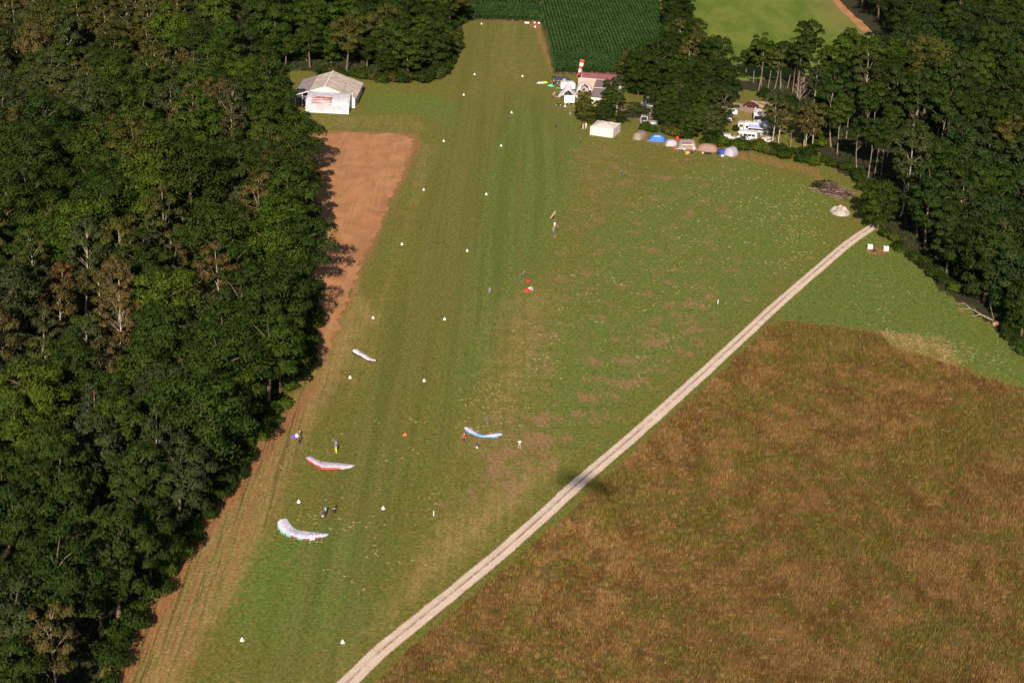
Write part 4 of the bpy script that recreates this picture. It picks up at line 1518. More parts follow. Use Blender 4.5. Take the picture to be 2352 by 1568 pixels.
def marquee():
    A, B, Cc = z2(968, 1437), z2(1370, 1492), z2(1572, 1392)
    ax = heading(A, B)
    o = thing('marquee', 'big plain white marquee with closed walls, at the edge of the trees', 'marquee', A, ax)
    W = (B - A).length
    D = (Cc - B).length
    wall, hz = 2.25, 3.15
    me = None
    n = 4
    for side in range(4):
        L = W if side % 2 == 0 else D
        for k in range(n):
            mb = MB()
            m = 5
            vs, fs = [], []
            for i in range(m + 1):
                s = (k + i / m) / n * L
                bulge = 0.05 * math.sin(i / m * math.pi)
                for z in (0.0, wall):
                    flare = 0.12 if z == 0 else 0
                    if side == 0:
                        vs.append((s, -flare - bulge, z))
                    elif side == 1:
                        vs.append((W + flare + bulge, s, z))
                    elif side == 2:
                        vs.append((s, D + flare + bulge, z))
                    else:
                        vs.append((-flare - bulge, s, z))
            fs = [(2 * i, 2 * i + 2, 2 * i + 3, 2 * i + 1) for i in range(m)]
            mb.add(vs, fs)
            mb.build('wall_panel', PINKWHITE, o)
    # roof sagging between two rows of inner poles
    mb = MB()
    N = 24
    vs, fs = [], []
    peaks = [(W * .3, D * .3), (W * .7, D * .3), (W * .3, D * .72), (W * .7, D * .72), (W * .5, D * .52)]
    for j in range(N + 1):
        for i in range(N + 1):
            x, y = W * i / N, D * j / N
            e = max(0.0, min(x, W - x, y, D - y) / (min(W, D) / 2))
            z = wall + 0.03 + (hz - wall) * (e ** 0.75) * 0.86
            for a, b in peaks:
                z += 0.20 * math.exp(-((x - a) ** 2 + (y - b) ** 2) / 0.5)
            k = 0.12 if e < 0.001 else 0
            vs.append((x + (0.08 if i == N else -0.08 if i == 0 else 0), y + (0.08 if j == N else -0.08 if j == 0 else 0), z))
    for j in range(N):
        for i in range(N):
            a = j * (N + 1) + i
            fs.append((a, a + 1, a + N + 2, a + N + 1))
    mb.add(vs, fs)
    mb.build('roof', PINKWHITE, o, True)
    mb = MB()
    for (x0, y0, x1, y1) in ((-.1, -.1, W + .1, -.1), (W + .1, -.1, W + .1, D + .1), (W + .1, D + .1, -.1, D + .1), (-.1, D + .1, -.1, -.1)):
        for k in range(10):
            s, e = k / 10, (k + 1) / 10
            p, q = Vector((x0 + (x1 - x0) * s, y0 + (y1 - y0) * s, 0)), Vector((x0 + (x1 - x0) * e, y0 + (y1 - y0) * e, 0))
            mid = (p + q) / 2
            up = Vector((0, 0, wall + .04))
            mb.add([p + up, q + up, q + up - Vector((0, 0, .2)), mid + up - Vector((0, 0, .28)), p + up - Vector((0, 0, .2))], [(0, 1, 2, 3, 4)])
    mb.build('valance', PINKWHITE, o)


marquee()


def star_tent():
    base = z6(640, 950)
    o = thing('star_tent', 'pointed star-shaped white shade tent with swooping corners by the clubhouse', 'tent', base, 0.04)
    H = 4.6
    mb = MB()
    K, M = 60, 16
    vs, fs = [], []
    for i in range(M + 1):
        s = i / M
        for k in range(K):
            a = 2 * math.pi * k / K
            # four arms, two of them swooping out towards the field
            lob = max(math.exp(-((((a - b + math.pi) % (2 * math.pi)) - math.pi) / 0.42) ** 2) for b in (R(-38), R(-142), R(38), R(142)))
            rim = 1.35 + 2.35 * lob
            ze = 2.0 * (1 - lob) + 0.15
            rad = 0.06 + (rim - 0.06) * s
            vs.append((rad * math.cos(a), rad * math.sin(a), ze + (H - ze) * (1 - s) ** 1.7))
    for i in range(M):
        for k in range(K):
            l = (k + 1) % K
            fs.append((i * K + k, i * K + l, i * K + K + l, i * K + K + k))
    mb.add(vs, fs)
    mb.build('canopy', cloth('lilac_grey_canvas', (0.37, 0.345, 0.40)), o, True)
    mb = MB()
    mb.tube([(0, 0, 0), (0, 0, H + 0.35)], [0.06, 0.04], 6)
    mb.build('mast', STEEL, o)
    for a in (R(-38), R(-142), R(38), R(142)):
        mb = MB()
        mb.tube([(3.66 * math.cos(a), 3.66 * math.sin(a), 0.16), (4.2 * math.cos(a), 4.2 * math.sin(a), 0)], 0.02, 4)
        mb.build('guy_rope', BLACK, o)
    q = z6(690, 860)
    t = thing('trestle_table', 'dark trestle table with a pink box under the star-shaped tent', 'table', (q.x, q.y, 0), 0.1)
    mb = MB(); mb.box((0, 0, 0.74), (1.9, 0.7, 0.05)); mb.build('table_top', BLACK, t)
    for sx in (-0.75, 0.75):
        mb = MB(); mb.tube([(sx, -0.3, 0), (sx, 0, 0.7), (sx, 0.3, 0)], 0.03, 5); mb.build('leg', STEEL, t)
    mb = MB(); mb.box((0.1, -0.02, 0.98), (0.62, 0.45, 0.42), ch=0.05)
    tag(mb.build('cool_box', paint('pink_box', (0.75, 0.16, 0.2), 0.5)), 'pink box on the dark table under the star-shaped tent', 'cool box').location = (q.x, q.y, 0)


star_tent()


def notice_board():
    A, B = z6(505, 1290), z6(885, 1290)
    o = thing('white_board', 'large blank white board on legs in front of the star-shaped tent', 'board', A, heading(A, B))
    W = (B - A).length
    mb = MB(); mb.box((W / 2, 0, 2.0), (W, 0.12, 2.2), ch=0.03); mb.build('panel', paint('bright_board', (0.82, 0.80, 0.76), 0.5, 0.03), o)
    for x in (0.35, W - 0.35):
        mb = MB(); mb.box((x, 0.12, 1.3), (0.1, 0.1, 2.6)); mb.build('leg', paint('board_leg', (0.5, 0.3, 0.2)), o)
    for x in (0.35, W - 0.35):
        mb = MB(); mb.tube([(x, 0.15, 2.2), (x, 1.4, 0)], 0.04, 5); mb.build('brace', STEEL, o)


notice_board()


def dome_tent(base, rx, ry, H, mat, o, name='shell', openings=(), n=24, m=8, power=0.5):
    """arched shell on crossing poles; openings = list of (angle, half width, height share)"""
    vs, fs = [], []
    for i in range(m + 1):
        th = i / m * math.pi / 2
        for k in range(n):
            a = 2 * math.pi * k / n
            sq = 1 / max(abs(math.cos(a)), abs(math.sin(a))) ** power
            seam = 1 - 0.03 * (1 if k % 2 else 0)
            r = math.cos(th) ** 0.8 * sq * seam
            vs.append((rx * r * math.cos(a), ry * r * math.sin(a), H * math.sin(th) ** 0.95))
    for i in range(m):
        for k in range(n):
            a = 2 * math.pi * (k + 0.5) / n
            hz = (i + 0.5) / m
            skip = False
            for oa, hw, hs in openings:
                da = abs((a - oa + math.pi) % (2 * math.pi) - math.pi)
                if da < hw * math.sqrt(max(0, 1 - (hz / hs) ** 2)) and hz < hs:
                    skip = True
            if not skip:
                l = (k + 1) % n
                fs.append((i * n + k, i * n + l, i * n + n + l, i * n + n + k))
    mb = MB()
    mb.add(vs, fs)
    return mb.build(name, mat, o, True)


def tunnel(o, L, W, H, mat, name='shell', taper=0.75, hoops=4, sag=0.06, ends=True):
    """tunnel tent along x: hoops with cloth sagging between them, sloping ends"""
    st = [(-L / 2, 0.05)]
    for k in range(hoops):
        s = -L / 2 + L * 0.16 + L * 0.68 * k / (hoops - 1)
        st.append((s, 1.0 if k in (0, 1, 2) and hoops > 2 else taper))
        if k < hoops - 1:
            st.append((s + L * 0.34 / (hoops - 1), 1 - sag))
    st.append((L / 2, 0.05))
    vs, fs = [], []
    n = 12
    for x, h in st:
        for k in range(n + 1):
            a = math.pi * k / n
            vs.append((x, math.cos(a) * W / 2 * (0.7 + 0.3 * min(1, h)), max(0.0, math.sin(a)) ** 0.85 * H * h))
    for i in range(len(st) - 1):
        for k in range(n):
            fs.append((i * (n + 1) + k, i * (n + 1) + k + 1, (i + 1) * (n + 1) + k + 1, (i + 1) * (n + 1) + k))
    mb = MB()
    mb.add(vs, fs)
    sh = mb.build(name, mat, o, True)
    for x, h in st[1:-1:2]:
        mb = MB()
        mb.tube([(x, math.cos(math.pi * k / n) * (W / 2 + .03), max(0, math.sin(math.pi * k / n)) ** 0.85 * (H * h + 0.03)) for k in range(n + 1)], 0.025, 4)
        mb.build('hoop', paint('tent_pole', (0.3, 0.27, 0.27)), sh)
    return sh


def flap(o, pts, mat, name):
    mb = MB()
    n = len(pts)
    nr = (Vector(pts[1]) - Vector(pts[0])).cross(Vector(pts[2]) - Vector(pts[0])).normalized() * 0.03
    mb.add(list(pts) + [tuple(Vector(p) + nr) for p in pts], [tuple(range(n)), tuple(range(2 * n - 1, n - 1, -1))] + [(i, (i + 1) % n, n + (i + 1) % n, n + i) for i in range(n)])
    return mb.build(name, mat, o)


def camp_tents():
    BEIGE = cloth('beige_nylon', (0.25, 0.19, 0.165))
    LIL = cloth('lilac_nylon', (0.34, 0.325, 0.42))
    PALE = cloth('pale_pink_nylon', (0.43, 0.36, 0.37))
    BLUE = cloth('blue_nylon', (0.035, 0.16, 0.46))
    NAVY = cloth('navy_nylon', (0.035, 0.06, 0.27))
    ORANGE = cloth('orange_nylon', (0.72, 0.12, 0.04))
    MAROON = cloth('maroon_nylon', (0.26, 0.03, 0.05))
    # event shelter by the clubhouse
    b = z6(1245, 815)
    o = thing('dome_shelter', 'open white arched event shelter in front of the clubhouse boards', 'tent', b, 0.1)
    dome_tent(b, 2.5, 2.0, 3.1, cloth('lilac_white_canvas', (0.46, 0.42, 0.47)), o, 'shell', [(math.pi * 1.5, 0.72, 0.72)])
    flap(o, [(-0.75, -1.3, 2.45), (0.1, -1.33, 2.5), (0.05, -1.6, 1.95), (-0.7, -1.57, 1.92)], paint('shelter_window', (0.25, 0.16, 0.27)), 'window')
    for s in (-1, 1):
        mb = MB(); mb.tube([(s * 2.55, -1.75, 0), (s * 2.2, -1.9, 1.1), (s * 1.1, -1.75, 2.1)], 0.09, 6); mb.build('arch_leg', WCLOTH, o)
    t = thing('folding_table', 'small pale table inside the open arched event shelter', 'table', (b.x + 0.5, b.y - 0.3, 0), 0.1)
    mb = MB(); mb.box((0, 0, 0.72), (1.5, 0.8, 0.05)); mb.build('table_top', paint('lilac_top', (0.45, 0.42, 0.6)), t)
    for sx in (-.6, .6):
        mb = MB(); mb.tube([(sx, -0.3, 0), (sx, 0, 0.68), (sx, 0.3, 0)], 0.03, 5); mb.build('leg', STEEL, t)
    # six camping tents in a row
    b = z3(355, 735)
    o = thing('tunnel_tent', 'small grey beige tunnel tent next to the white marquee', 'tent', b, heading(z3(290, 760), z3(420, 680)))
    tunnel(o, 5.6, 2.6, 1.75, BEIGE, hoops=3, taper=0.95)
    flap(o, [(-2.2, -0.9, 0.05), (-1.9, -1.0, 0.8), (-1.9, 0.9, 0.8), (-2.2, 0.9, 0.05)], cloth('door_shade', (0.28, 0.21, 0.2)), 'door')
    b = z3(600, 770)
    o = thing('dome_tent', 'bright blue dome tent with a beige middle panel', 'tent', b, 0.0)
    dome_tent(b, 2.3, 1.6, 1.75, BLUE, o)
    flap(o, [(-1.35, -1.42, 0.35), (0.75, -1.46, 0.3), (0.62, -1.0, 1.52), (-0.95, -0.98, 1.5)], cloth('sand_nylon', (0.56, 0.46, 0.38)), 'door_panel')
    flap(o, [(-0.75, -1.49, 0.4), (-0.45, -1.49, 0.4), (-0.62, -1.17, 1.3)], BLACK, 'door_slit')
    flap(o, [(-2.9, -1.3, 0.02), (-1.5, -1.5, 0.02), (-1.4, -1.2, 0.9)], BLUE, 'side_flap')
    b = z3(790, 835)
    o = thing('dome_tent', 'pale pink and lilac dome tent between the blue tent and the large beige one', 'tent', b, 0.2)
    dome_tent(b, 1.75, 1.35, 1.55, LIL, o)
    flap(o, [(-1.75, -1.2, 0.05), (-0.15, -1.5, 0.05), (-0.2, -1.05, 1.2), (-1.0, -1.0, 1.3)], PALE, 'door_panel')
    b = z3(1000, 868)
    o = thing('tunnel_tent', 'large beige tunnel tent with open awning and camping table', 'tent', b, 0.15)
    tunnel(o, 5.4, 4.0, 2.35, BEIGE, hoops=4, taper=0.95)
    flap(o, [(-1.7, -1.9, 1.45), (0.9, -1.9, 1.45), (0.9, -1.45, 1.95), (-1.7, -1.45, 1.95)], cloth('purple_shade', (0.13, 0.08, 0.13)), 'awning_opening')
    flap(o, [(-1.8, -2.4, 1.3), (1.0, -2.4, 1.3), (1.0, -1.95, 1.45), (-1.8, -1.95, 1.45)], cloth('cream_flap', (0.72, 0.62, 0.45)), 'awning')
    flap(o, [(1.0, -2.35, 0.03), (2.3, -1.7, 0.03), (1.9, -1.5, 1.3), (1.0, -1.9, 1.45)], PALE, 'side_panel')
    flap(o, [(2.05, -0.7, 1.6), (2.35, -0.75, 0.9), (2.45, -0.45, 0.9), (2.15, -0.35, 1.6)], paint('tent_window', (0.1, 0.06, 0.1)), 'window')
    b = z3(1290, 905)
    o = thing('ridge_tent', 'tan tent with orange red corners and maroon door', 'tent', b, -0.12)
    dome_tent(b, 2.9, 1.7, 1.85, cloth('tan_nylon', (0.235, 0.16, 0.125)), o, power=0.35)
    flap(o, [(-0.6, -1.62, 0.35), (0.55, -1.64, 0.35), (0.45, -1.3, 1.2), (-0.1, -1.2, 1.42), (-0.55, -1.3, 1.2)], MAROON, 'door')
    for s in (-1, 1):
        flap(o, [(s * 1.9, -0.6, 1.5), (s * 2.3, -0.5, 1.2), (s * 2.25, 0.2, 1.25), (s * 1.85, 0.15, 1.6)], ORANGE, 'corner_patch')
        flap(o, [(s * 2.2, -1.2, 0.6), (s * 3.6, -1.8, 0.02), (s * 2.6, -1.75, 0.02)], cloth('tan_nylon', (0.235, 0.16, 0.125)), 'side_flap')
    b = z3(1608, 968)
    o = thing('tunnel_tent', 'upright pale lilac tunnel tent, last of the row by the dirt edge', 'tent', b, 0.9)
    tunnel(o, 3.6, 3.0, 2.15, LIL, hoops=3, taper=1.0, sag=0.02)
    flap(o, [(-1.62, -1.2, 0.05), (-1.62, 1.2, 0.05), (-1.3, 1.0, 1.5), (-1.25, 0.0, 2.0), (-1.3, -1.0, 1.5)], cloth('white_lilac', (0.40, 0.385, 0.47)), 'door_panel')
    b = z3(1500, 950)
    o = thing('dome_tent', 'low dark blue dome tent tucked against the lilac tunnel tent', 'tent', b, 0.3)
    dome_tent(b, 1.7, 1.4, 1.3, NAVY, o)
    flap(o, [(-0.9, -1.3, 0.05), (0.7, -1.33, 0.05), (0.3, -0.95, 0.95), (-0.5, -0.95, 0.95)], cloth('purple_door', (0.12, 0.05, 0.16)), 'door')


camp_tents()


# ---------------------------------------------------------------- vehicles
def wheel(o, x, y, r=0.33, w=0.22):
    mb = MB()
    mb.lathe([(r * 0.62, -w / 2), (r * 0.94, -w / 2), (r, -w * 0.3), (r, w * 0.3), (r * 0.94, w / 2), (r * 0.62, w / 2)], 16, 0, (x, y, r), 'Y')
    t = mb.build('wheel', TYRE, o)
    mb = MB()
    mb.lathe([(0.05, -w / 2 - .01), (r * 0.6, -w / 2 - .01), (r * 0.62, 0), (r * 0.6, w / 2 + .01), (0.05, w / 2 + .01)], 12, 0, (x, y, r), 'Y')
    mb.build('rim', RIM, t)


def glass(o, pts, name='window', m=None):
    return flap(o, pts, m or GLASS, name)


def minivan(base, rz, body, label, name='minivan', L=5.0, W=1.9, H=1.95, cat='van', open_tail=False, stripe=None):
    o = thing(name, label, cat, base, rz)
    h = L / 2
    prof = [(-h, 0.35), (-h, 1.1), (-h + 0.12, H - 0.1), (-h + 0.3, H), (h - 1.85, H), (h - 1.6, H - 0.05), (h - 0.85, 1.12), (h - 0.12, 0.92), (h, 0.7), (h, 0.35)]
    mb = MB(); mb.profile(prof, W, 0, 0.10); mb.build('body', body, o)
    for s in (-1, 1):
        y = s * (W / 2 + 0.004)
        q = [((-h + 0.35, y, 1.12), (-h + 0.35, y, H - 0.25), (-0.55, y, H - 0.25), (-0.55, y, 1.12)), ((-0.45, y, 1.12), (-0.45, y, H - 0.25), (h - 1.95, y, H - 0.25), (h - 1.2, y, 1.12))]
        for pts in q:
            glass(o, [(a, b * 0.985, c) for a, b, c in pts])
        if stripe:
            mb = MB(); mb.box((-0.3, y, 1.02), (L * 0.72, 0.03, 0.06)); mb.build('trim_strip', stripe, o)
        for px in (-h + 0.85, h - 0.9):
            wheel(o, px, s * (W / 2 - 0.1))
        mb = MB(); mb.box((h - 0.06, s * W * 0.36, 0.78), (0.12, 0.3, 0.16), ch=0.03); mb.build('headlight', RIM, o)
        mb = MB(); mb.box((h - 1.35, s * (W / 2 + 0.12), 1.2), (0.1, 0.2, 0.16), ch=0.03); mb.build('mirror', BLACK, o)
    glass(o, [(h - 1.56, -W * 0.42, H - 0.1), (h - 0.88, -W * 0.45, 1.16), (h - 0.88, W * 0.45, 1.16), (h - 1.56, W * 0.42, H - 0.1)], 'windscreen')
    if open_tail:
        mb = MB(); mb.box((-h - 0.45, 0, H + 0.02), (1.1, W * 0.9, 0.08), ry=-0.12, ch=0.02); mb.build('tailgate', BLACK, o)
        mb = MB(); mb.box((-h - 0.02, 0, 1.05), (0.03, W * 0.8, 1.15)); mb.build('load_opening', DARK, o)
        mb = MB(); mb.box((0.15, -W / 2 - 0.03, 1.0), (0.95, 0.05, 1.35)); mb.build('side_door_opening', paint('pale_inside', (0.36, 0.33, 0.32)), o)
    else:
        glass(o, [(-h - 0.005, -W * 0.4, 1.15), (-h + 0.1, -W * 0.38, H - 0.22), (-h + 0.1, W * 0.38, H - 0.22), (-h - 0.005, W * 0.4, 1.15)], 'rear_window')
    return o


def car(base, rz, body, label, L=4.3, W=1.75, H=1.45, name='parked_car', screen=None, hatch=False):
    o = thing(name, label, 'car', base, rz)
    h = L / 2
    rear = -h + (0.35 if hatch else 0.9)
    prof = [(-h, 0.35), (-h, 0.85), (-h + 0.1, 0.95), (rear, H - 0.04), (rear + 0.25, H), (0.35, H), (0.6, H - 0.06), (1.15, 0.95), (h - 0.15, 0.8), (h, 0.62), (h, 0.35)]
    mb = MB(); mb.profile(prof, W, 0, 0.09); mb.build('body', body, o)
    for s in (-1, 1):
        y = s * (W / 2 + 0.002)
        glass(o, [(rear + 0.12, y, 0.98), (rear + 0.3, y * 0.98, H - 0.16), (-0.2, y * 0.98, H - 0.14), (-0.2, y, 0.98)])
        glass(o, [(-0.1, y, 0.98), (-0.1, y * 0.98, H - 0.14), (0.48, y * 0.98, H - 0.14), (0.95, y, 0.98)])
        for px in (-h + 0.75, h - 0.8):
            wheel(o, px, s * (W / 2 - 0.1), 0.31, 0.2)
        mb = MB(); mb.box((h - 0.05, s * W * 0.34, 0.68), (0.12, 0.32, 0.14), ch=0.03); mb.build('headlight', RIM, o)
    glass(o, [(0.62, -W * 0.40, H - 0.08), (1.13, -W * 0.44, 0.98), (1.13, W * 0.44, 0.98), (0.62, W * 0.40, H - 0.08)], 'windscreen', screen)
    glass(o, [(rear - 0.02, -W * 0.38, H - 0.08), (-h + 0.14, -W * 0.42, 1.0), (-h + 0.14, W * 0.42, 1.0), (rear - 0.02, W * 0.38, H - 0.08)], 'rear_window')
    return o


def motorhome(base, rz, label, L=6.2, W=2.25, H=2.9, body=None, overcab=True, cat='motorhome', name='motorhome', windows=3):
    o = thing(name, label, cat, base, rz)
    body = body or WHITE
    h = L / 2
    cab = h - 1.5
    nose = [(cab, 0.4), (cab, 2.0), (h - 0.95, 1.95), (h - 0.35, 1.15), (h, 0.95), (h, 0.4)]
    mb = MB(); mb.profile(nose, W * 0.88, 0, 0.08); mb.build('cab', body, o)
    box = [(-h, 0.45), (-h, H - 0.12), (-h + 0.15, H), (cab + (0.9 if overcab else 0.0), H), (cab + (1.2 if overcab else 0.02), H - 0.35), (cab + (1.0 if overcab else 0.02), 2.05), (cab - 0.02, 2.0), (cab - 0.02, 0.45)]
    mb = MB(); mb.profile(box, W, 0, 0.07); mb.build('body', body, o)
    glass(o, [(h - 0.93, -W * 0.36, 1.93), (h - 0.36, -W * 0.39, 1.18), (h - 0.36, W * 0.39, 1.18), (h - 0.93, W * 0.36, 1.93)], 'windscreen')
    for s in (-1, 1):
        y = s * (W / 2 + 0.006)
        for k in range(windows):
            x0 = -h + 0.5 + (L - 2.3) * k / windows
            if k == 1 and s == -1:
                mb = MB(); mb.box((x0 + 0.4, y, 1.4), (0.65, 0.03, 1.75)); d = mb.build('door', paint('off_white', (0.62, 0.6, 0.6)), o)
                continue
            glass(o, [(x0, y, 1.5), (x0, y, 2.15), (x0 + 0.95, y, 2.15), (x0 + 0.95, y, 1.5)])
        glass(o, [(cab + 0.1, s * W * 0.445, 1.25), (cab + 0.1, s * W * 0.435, 1.85), (h - 1.05, s * W * 0.435, 1.85), (h - 0.6, s * W * 0.445, 1.25)], 'cab_window')
        mb = MB(); mb.box((-0.5, y, 1.0), (L - 2.2, 0.015, 0.12)); mb.build('stripe', paint('blue_stripe', (0.2, 0.25, 0.42)), o)
        for px in (-h + 1.3, h - 0.75):
            wheel(o, px, s * (W / 2 - 0.14), 0.34, 0.24)
        mb = MB(); mb.box((h - 0.04, s * W * 0.32, 0.82), (0.1, 0.3, 0.18), ch=0.03); mb.build('headlight', RIM, o)
    for px, py in ((-h + 1.2, 0.2), (-0.3, -0.25), (0.6, 0.3)):
        mb = MB(); mb.box((px, py, H + 0.06), (0.5, 0.5, 0.12), ch=0.04); mb.build('roof_vent', paint('vent_grey', (0.42, 0.42, 0.46)), o)
    mb = MB(); mb.box((-h - 0.01, 0, 1.9), (0.03, W * 0.55, 0.6)); mb.build('rear_window', GLASS, o)
    return o


def caravan(base, rz, label, L=4.4, W=2.1, H=2.45, body=None, ribs=False, panes=True):
    o = thing('caravan', label, 'caravan', base, rz)
    h = L / 2
    prof = [(-h + 0.1, 0.4), (-h, 1.0), (-h + 0.12, H - 0.3), (-h + 0.5, H), (h - 0.6, H), (h - 0.1, H - 0.45), (h, 1.1), (h - 0.15, 0.4)]
    mb = MB(); mb.profile(prof, W, 0, 0.1); mb.build('body', body or WHITE, o)
    for s in (-1, 1):
        y = s * (W / 2 + 0.005)
        for x0 in ((-h + 0.5, h - 1.5) if panes else ()):
            glass(o, [(x0, y, 1.25), (x0, y, 1.85), (x0 + 0.95, y, 1.85), (x0 + 0.95, y, 1.25)])
        wheel(o, 0.0, s * (W / 2 - 0.12), 0.32)
        if ribs:
            for k in range(7):
                mb = MB(); mb.box((-h + 0.5 + k * (L - 1) / 6, y, 1.4), (0.05, 0.02, 1.5)); mb.build('rib', paint('rib_grey', (0.45, 0.42, 0.42)), o)
    mb = MB(); mb.box((0.1, -W / 2 - 0.01, 1.25), (0.6, 0.03, 1.6)); mb.build('door', paint('off_white', (0.62, 0.6, 0.6)), o)
    glass(o, [(h - 0.1, -W * 0.36, 1.3), (h - 0.14, -W * 0.36, 1.9), (h - 0.14, W * 0.36, 1.9), (h - 0.1, W * 0.36, 1.3)], 'front_window')
    mb = MB(); mb.tube([(h - 0.2, 0.45, 0.45), (h + 1.1, 0, 0.45), (h - 0.2, -0.45, 0.45)], 0.05, 5); mb.tube([(h + 1.0, 0, 0.45), (h + 1.0, 0, 0.0)], 0.04, 5); mb.build('drawbar', STEEL, o)
    return o


def vehicles():
    DKBLUE = paint('dark_blue_paint', (0.045, 0.045, 0.07), 0.3, 0.08, spec=0.5)
    a, b = z6(200, 455), z6(760, 470)
    minivan((a + b) / 2, heading(a, b), DKBLUE, 'dark minivan with raised tailgate and pale trim parked by the corn', L=5.3, open_tail=True, stripe=paint('pale_trim', (0.55, 0.52, 0.5)))
    t = z6(150, 395)
    tag(MB().box((0, 0, 0.7), (0.75, 0.7, 0.75), ch=0.05).build('orange_crate', paint('orange_box', (0.75, 0.3, 0.1), 0.7)), 'orange crate standing behind the dark minivan', 'crate').location = (t.x, t.y, -0.325)
    a, b = z6(880, 725), z6(380, 722)
    caravan((a + b) / 2 + Vector((0, 0.9, 0)), heading(a, b), 'white caravan with its drawbar to the left, behind the star-shaped tent', L=4.5, panes=False)
    # camp lane behind the trees
    a, b = z3(580, 300), z3(385, 312)
    minivan((a + b) / 2 + Vector((0, 0.8, 0)), heading(a, b), WHITE, 'white van seen from the side in tree shade by the cream wall', 'camper_van', L=5.2, W=2.0, H=2.4)
    a, b = z3(480, 410), z3(462, 455)
    minivan(z3(470, 425), heading(a, b), WHITE, 'white high-roofed van facing the field on the camp lane', 'camper_van', L=5.0, W=2.0, H=2.4)
    a, b = z3(440, 500), z3(415, 560)
    minivan(z3(420, 535), heading(a, b), WHITE, 'white van nearest the beige tunnel tent, half hidden by a tree', 'camper_van', L=4.8, W=1.9, H=2.2)
    car(z3(555, 570), R(70), paint('silver_paint', (0.42, 0.43, 0.47), 0.3, 0.08), 'silver car under the trees behind the blue dome tent', hatch=True)
    car(z3(1575, 755), R(-10), paint('pale_grey_paint', (0.5, 0.5, 0.5), 0.3, 0.08), 'pale grey car in the hedge between the tents and the clearing')
    car(z3(1640, 405), R(95), WHITE, 'white car at the left end of the mown clearing', L=4.0, hatch=True)
    car(z3(1585, 500), R(80), paint('silver_paint', (0.42, 0.43, 0.47), 0.3, 0.08), 'silver car half under the birch left of the clearing', hatch=True)
    a, b = z4(440, 240), z4(830, 285)
    car((a + b) / 2 + Vector((0, 0.5, 0)), heading(a, b), paint('black_red_paint', (0.06, 0.02, 0.018), 0.3, 0.08), 'black car with reddish sides in the shade by the log pile', L=4.5)
    # cluster on the clearing
    a, b = z4(830, 560), z4(815, 800)
    motorhome(z4(825, 690), heading(a, b), 'white motorhome standing end-on at the back of the clearing', L=5.6)
    caravan(z4(440, 1000), heading(z4(560, 1040), z4(330, 1030)), 'ribbed pale grey caravan left of the awning motorhome', L=5.0, body=paint('ribbed_grey', (0.55, 0.50, 0.48), 0.5), ribs=True)
    a, b = z4(560, 1120), z4(1060, 1160)
    m = motorhome((a + b) / 2 + Vector((0, 1.6, 0)), heading(a, b), 'large white motorhome with a lavender blue awning in the middle of the cluster', L=7.0, H=3.0)
    aw = flap(m, [(-2.3, -1.2, 2.75), (1.9, -1.2, 2.75), (1.9, -3.1, 2.25), (-2.3, -3.1, 2.25)], cloth('lavender_awning', (0.36, 0.38, 0.72)), 'awning')
    for x in (-2.25, 1.85):
        mb = MB(); mb.tube([(x, -3.05, 0), (x, -3.05, 2.25)], 0.04, 5); mb.build('awning_pole', WHITE, m)
    mb = MB(); mb.box((-0.2, -3.12, 2.2), (4.3, 0.08, 0.14)); mb.build('awning_rail', WHITE, m)
    a, b = z4(720, 1390), z4(270, 1340)
    motorhome((a + b) / 2 + Vector((0, 1.0, 0)), heading(a, b), 'white motorhome with a round cab window, nearest the field hedge', L=5.6, H=2.7)
    car(z4(1100, 1420), heading(z4(1200, 1380), z4(980, 1430)), paint('dusty_white_paint', (0.6, 0.56, 0.54), 0.4, 0.08), 'dusty white estate car with a covered windscreen by the birches', L=4.6, screen=paint('sun_shade', (0.5, 0.47, 0.45)), hatch=True)
    car(z4(1080, 860), heading(z4(1190, 850), z4(960, 850)), paint('grey_blue_paint', (0.30, 0.32, 0.36), 0.3, 0.08), 'grey car right of the end-on motorhome', L=4.4)
    p = z4(960, 1225)
    for k, (dx, lab) in enumerate(((0.0, 'light blue folding chair in front of the awning motorhome'), (-1.7, 'light blue stool beside the folding chair under the awning'))):
        chair(p + Vector((dx, 0.4 * k, 0)), 0.4 + k, cloth('light_blue_cloth', (0.16, 0.42, 0.62)), lab)


def chair(p, rz, mat, label, group=None):
    o = thing('camping_chair', label, 'chair', p, rz, group)
    flap(o, [(-0.26, -0.25, 0.42), (0.26, -0.25, 0.45), (0.26, 0.25, 0.45), (-0.26, 0.25, 0.42)], mat, 'seat')
    flap(o, [(-0.24, 0.24, 0.44), (0.24, 0.24, 0.44), (0.24, 0.42, 0.95), (-0.24, 0.42, 0.95)], mat, 'backrest')
    for sx in (-0.25, 0.25):
        for y0, y1 in ((-0.25, 0.3), (0.3, -0.2)):
            mb = MB(); mb.tube([(sx, y0, 0), (sx, y1, 0.5)], 0.018, 5); mb.build('leg', STEEL, o)
    return o


vehicles()


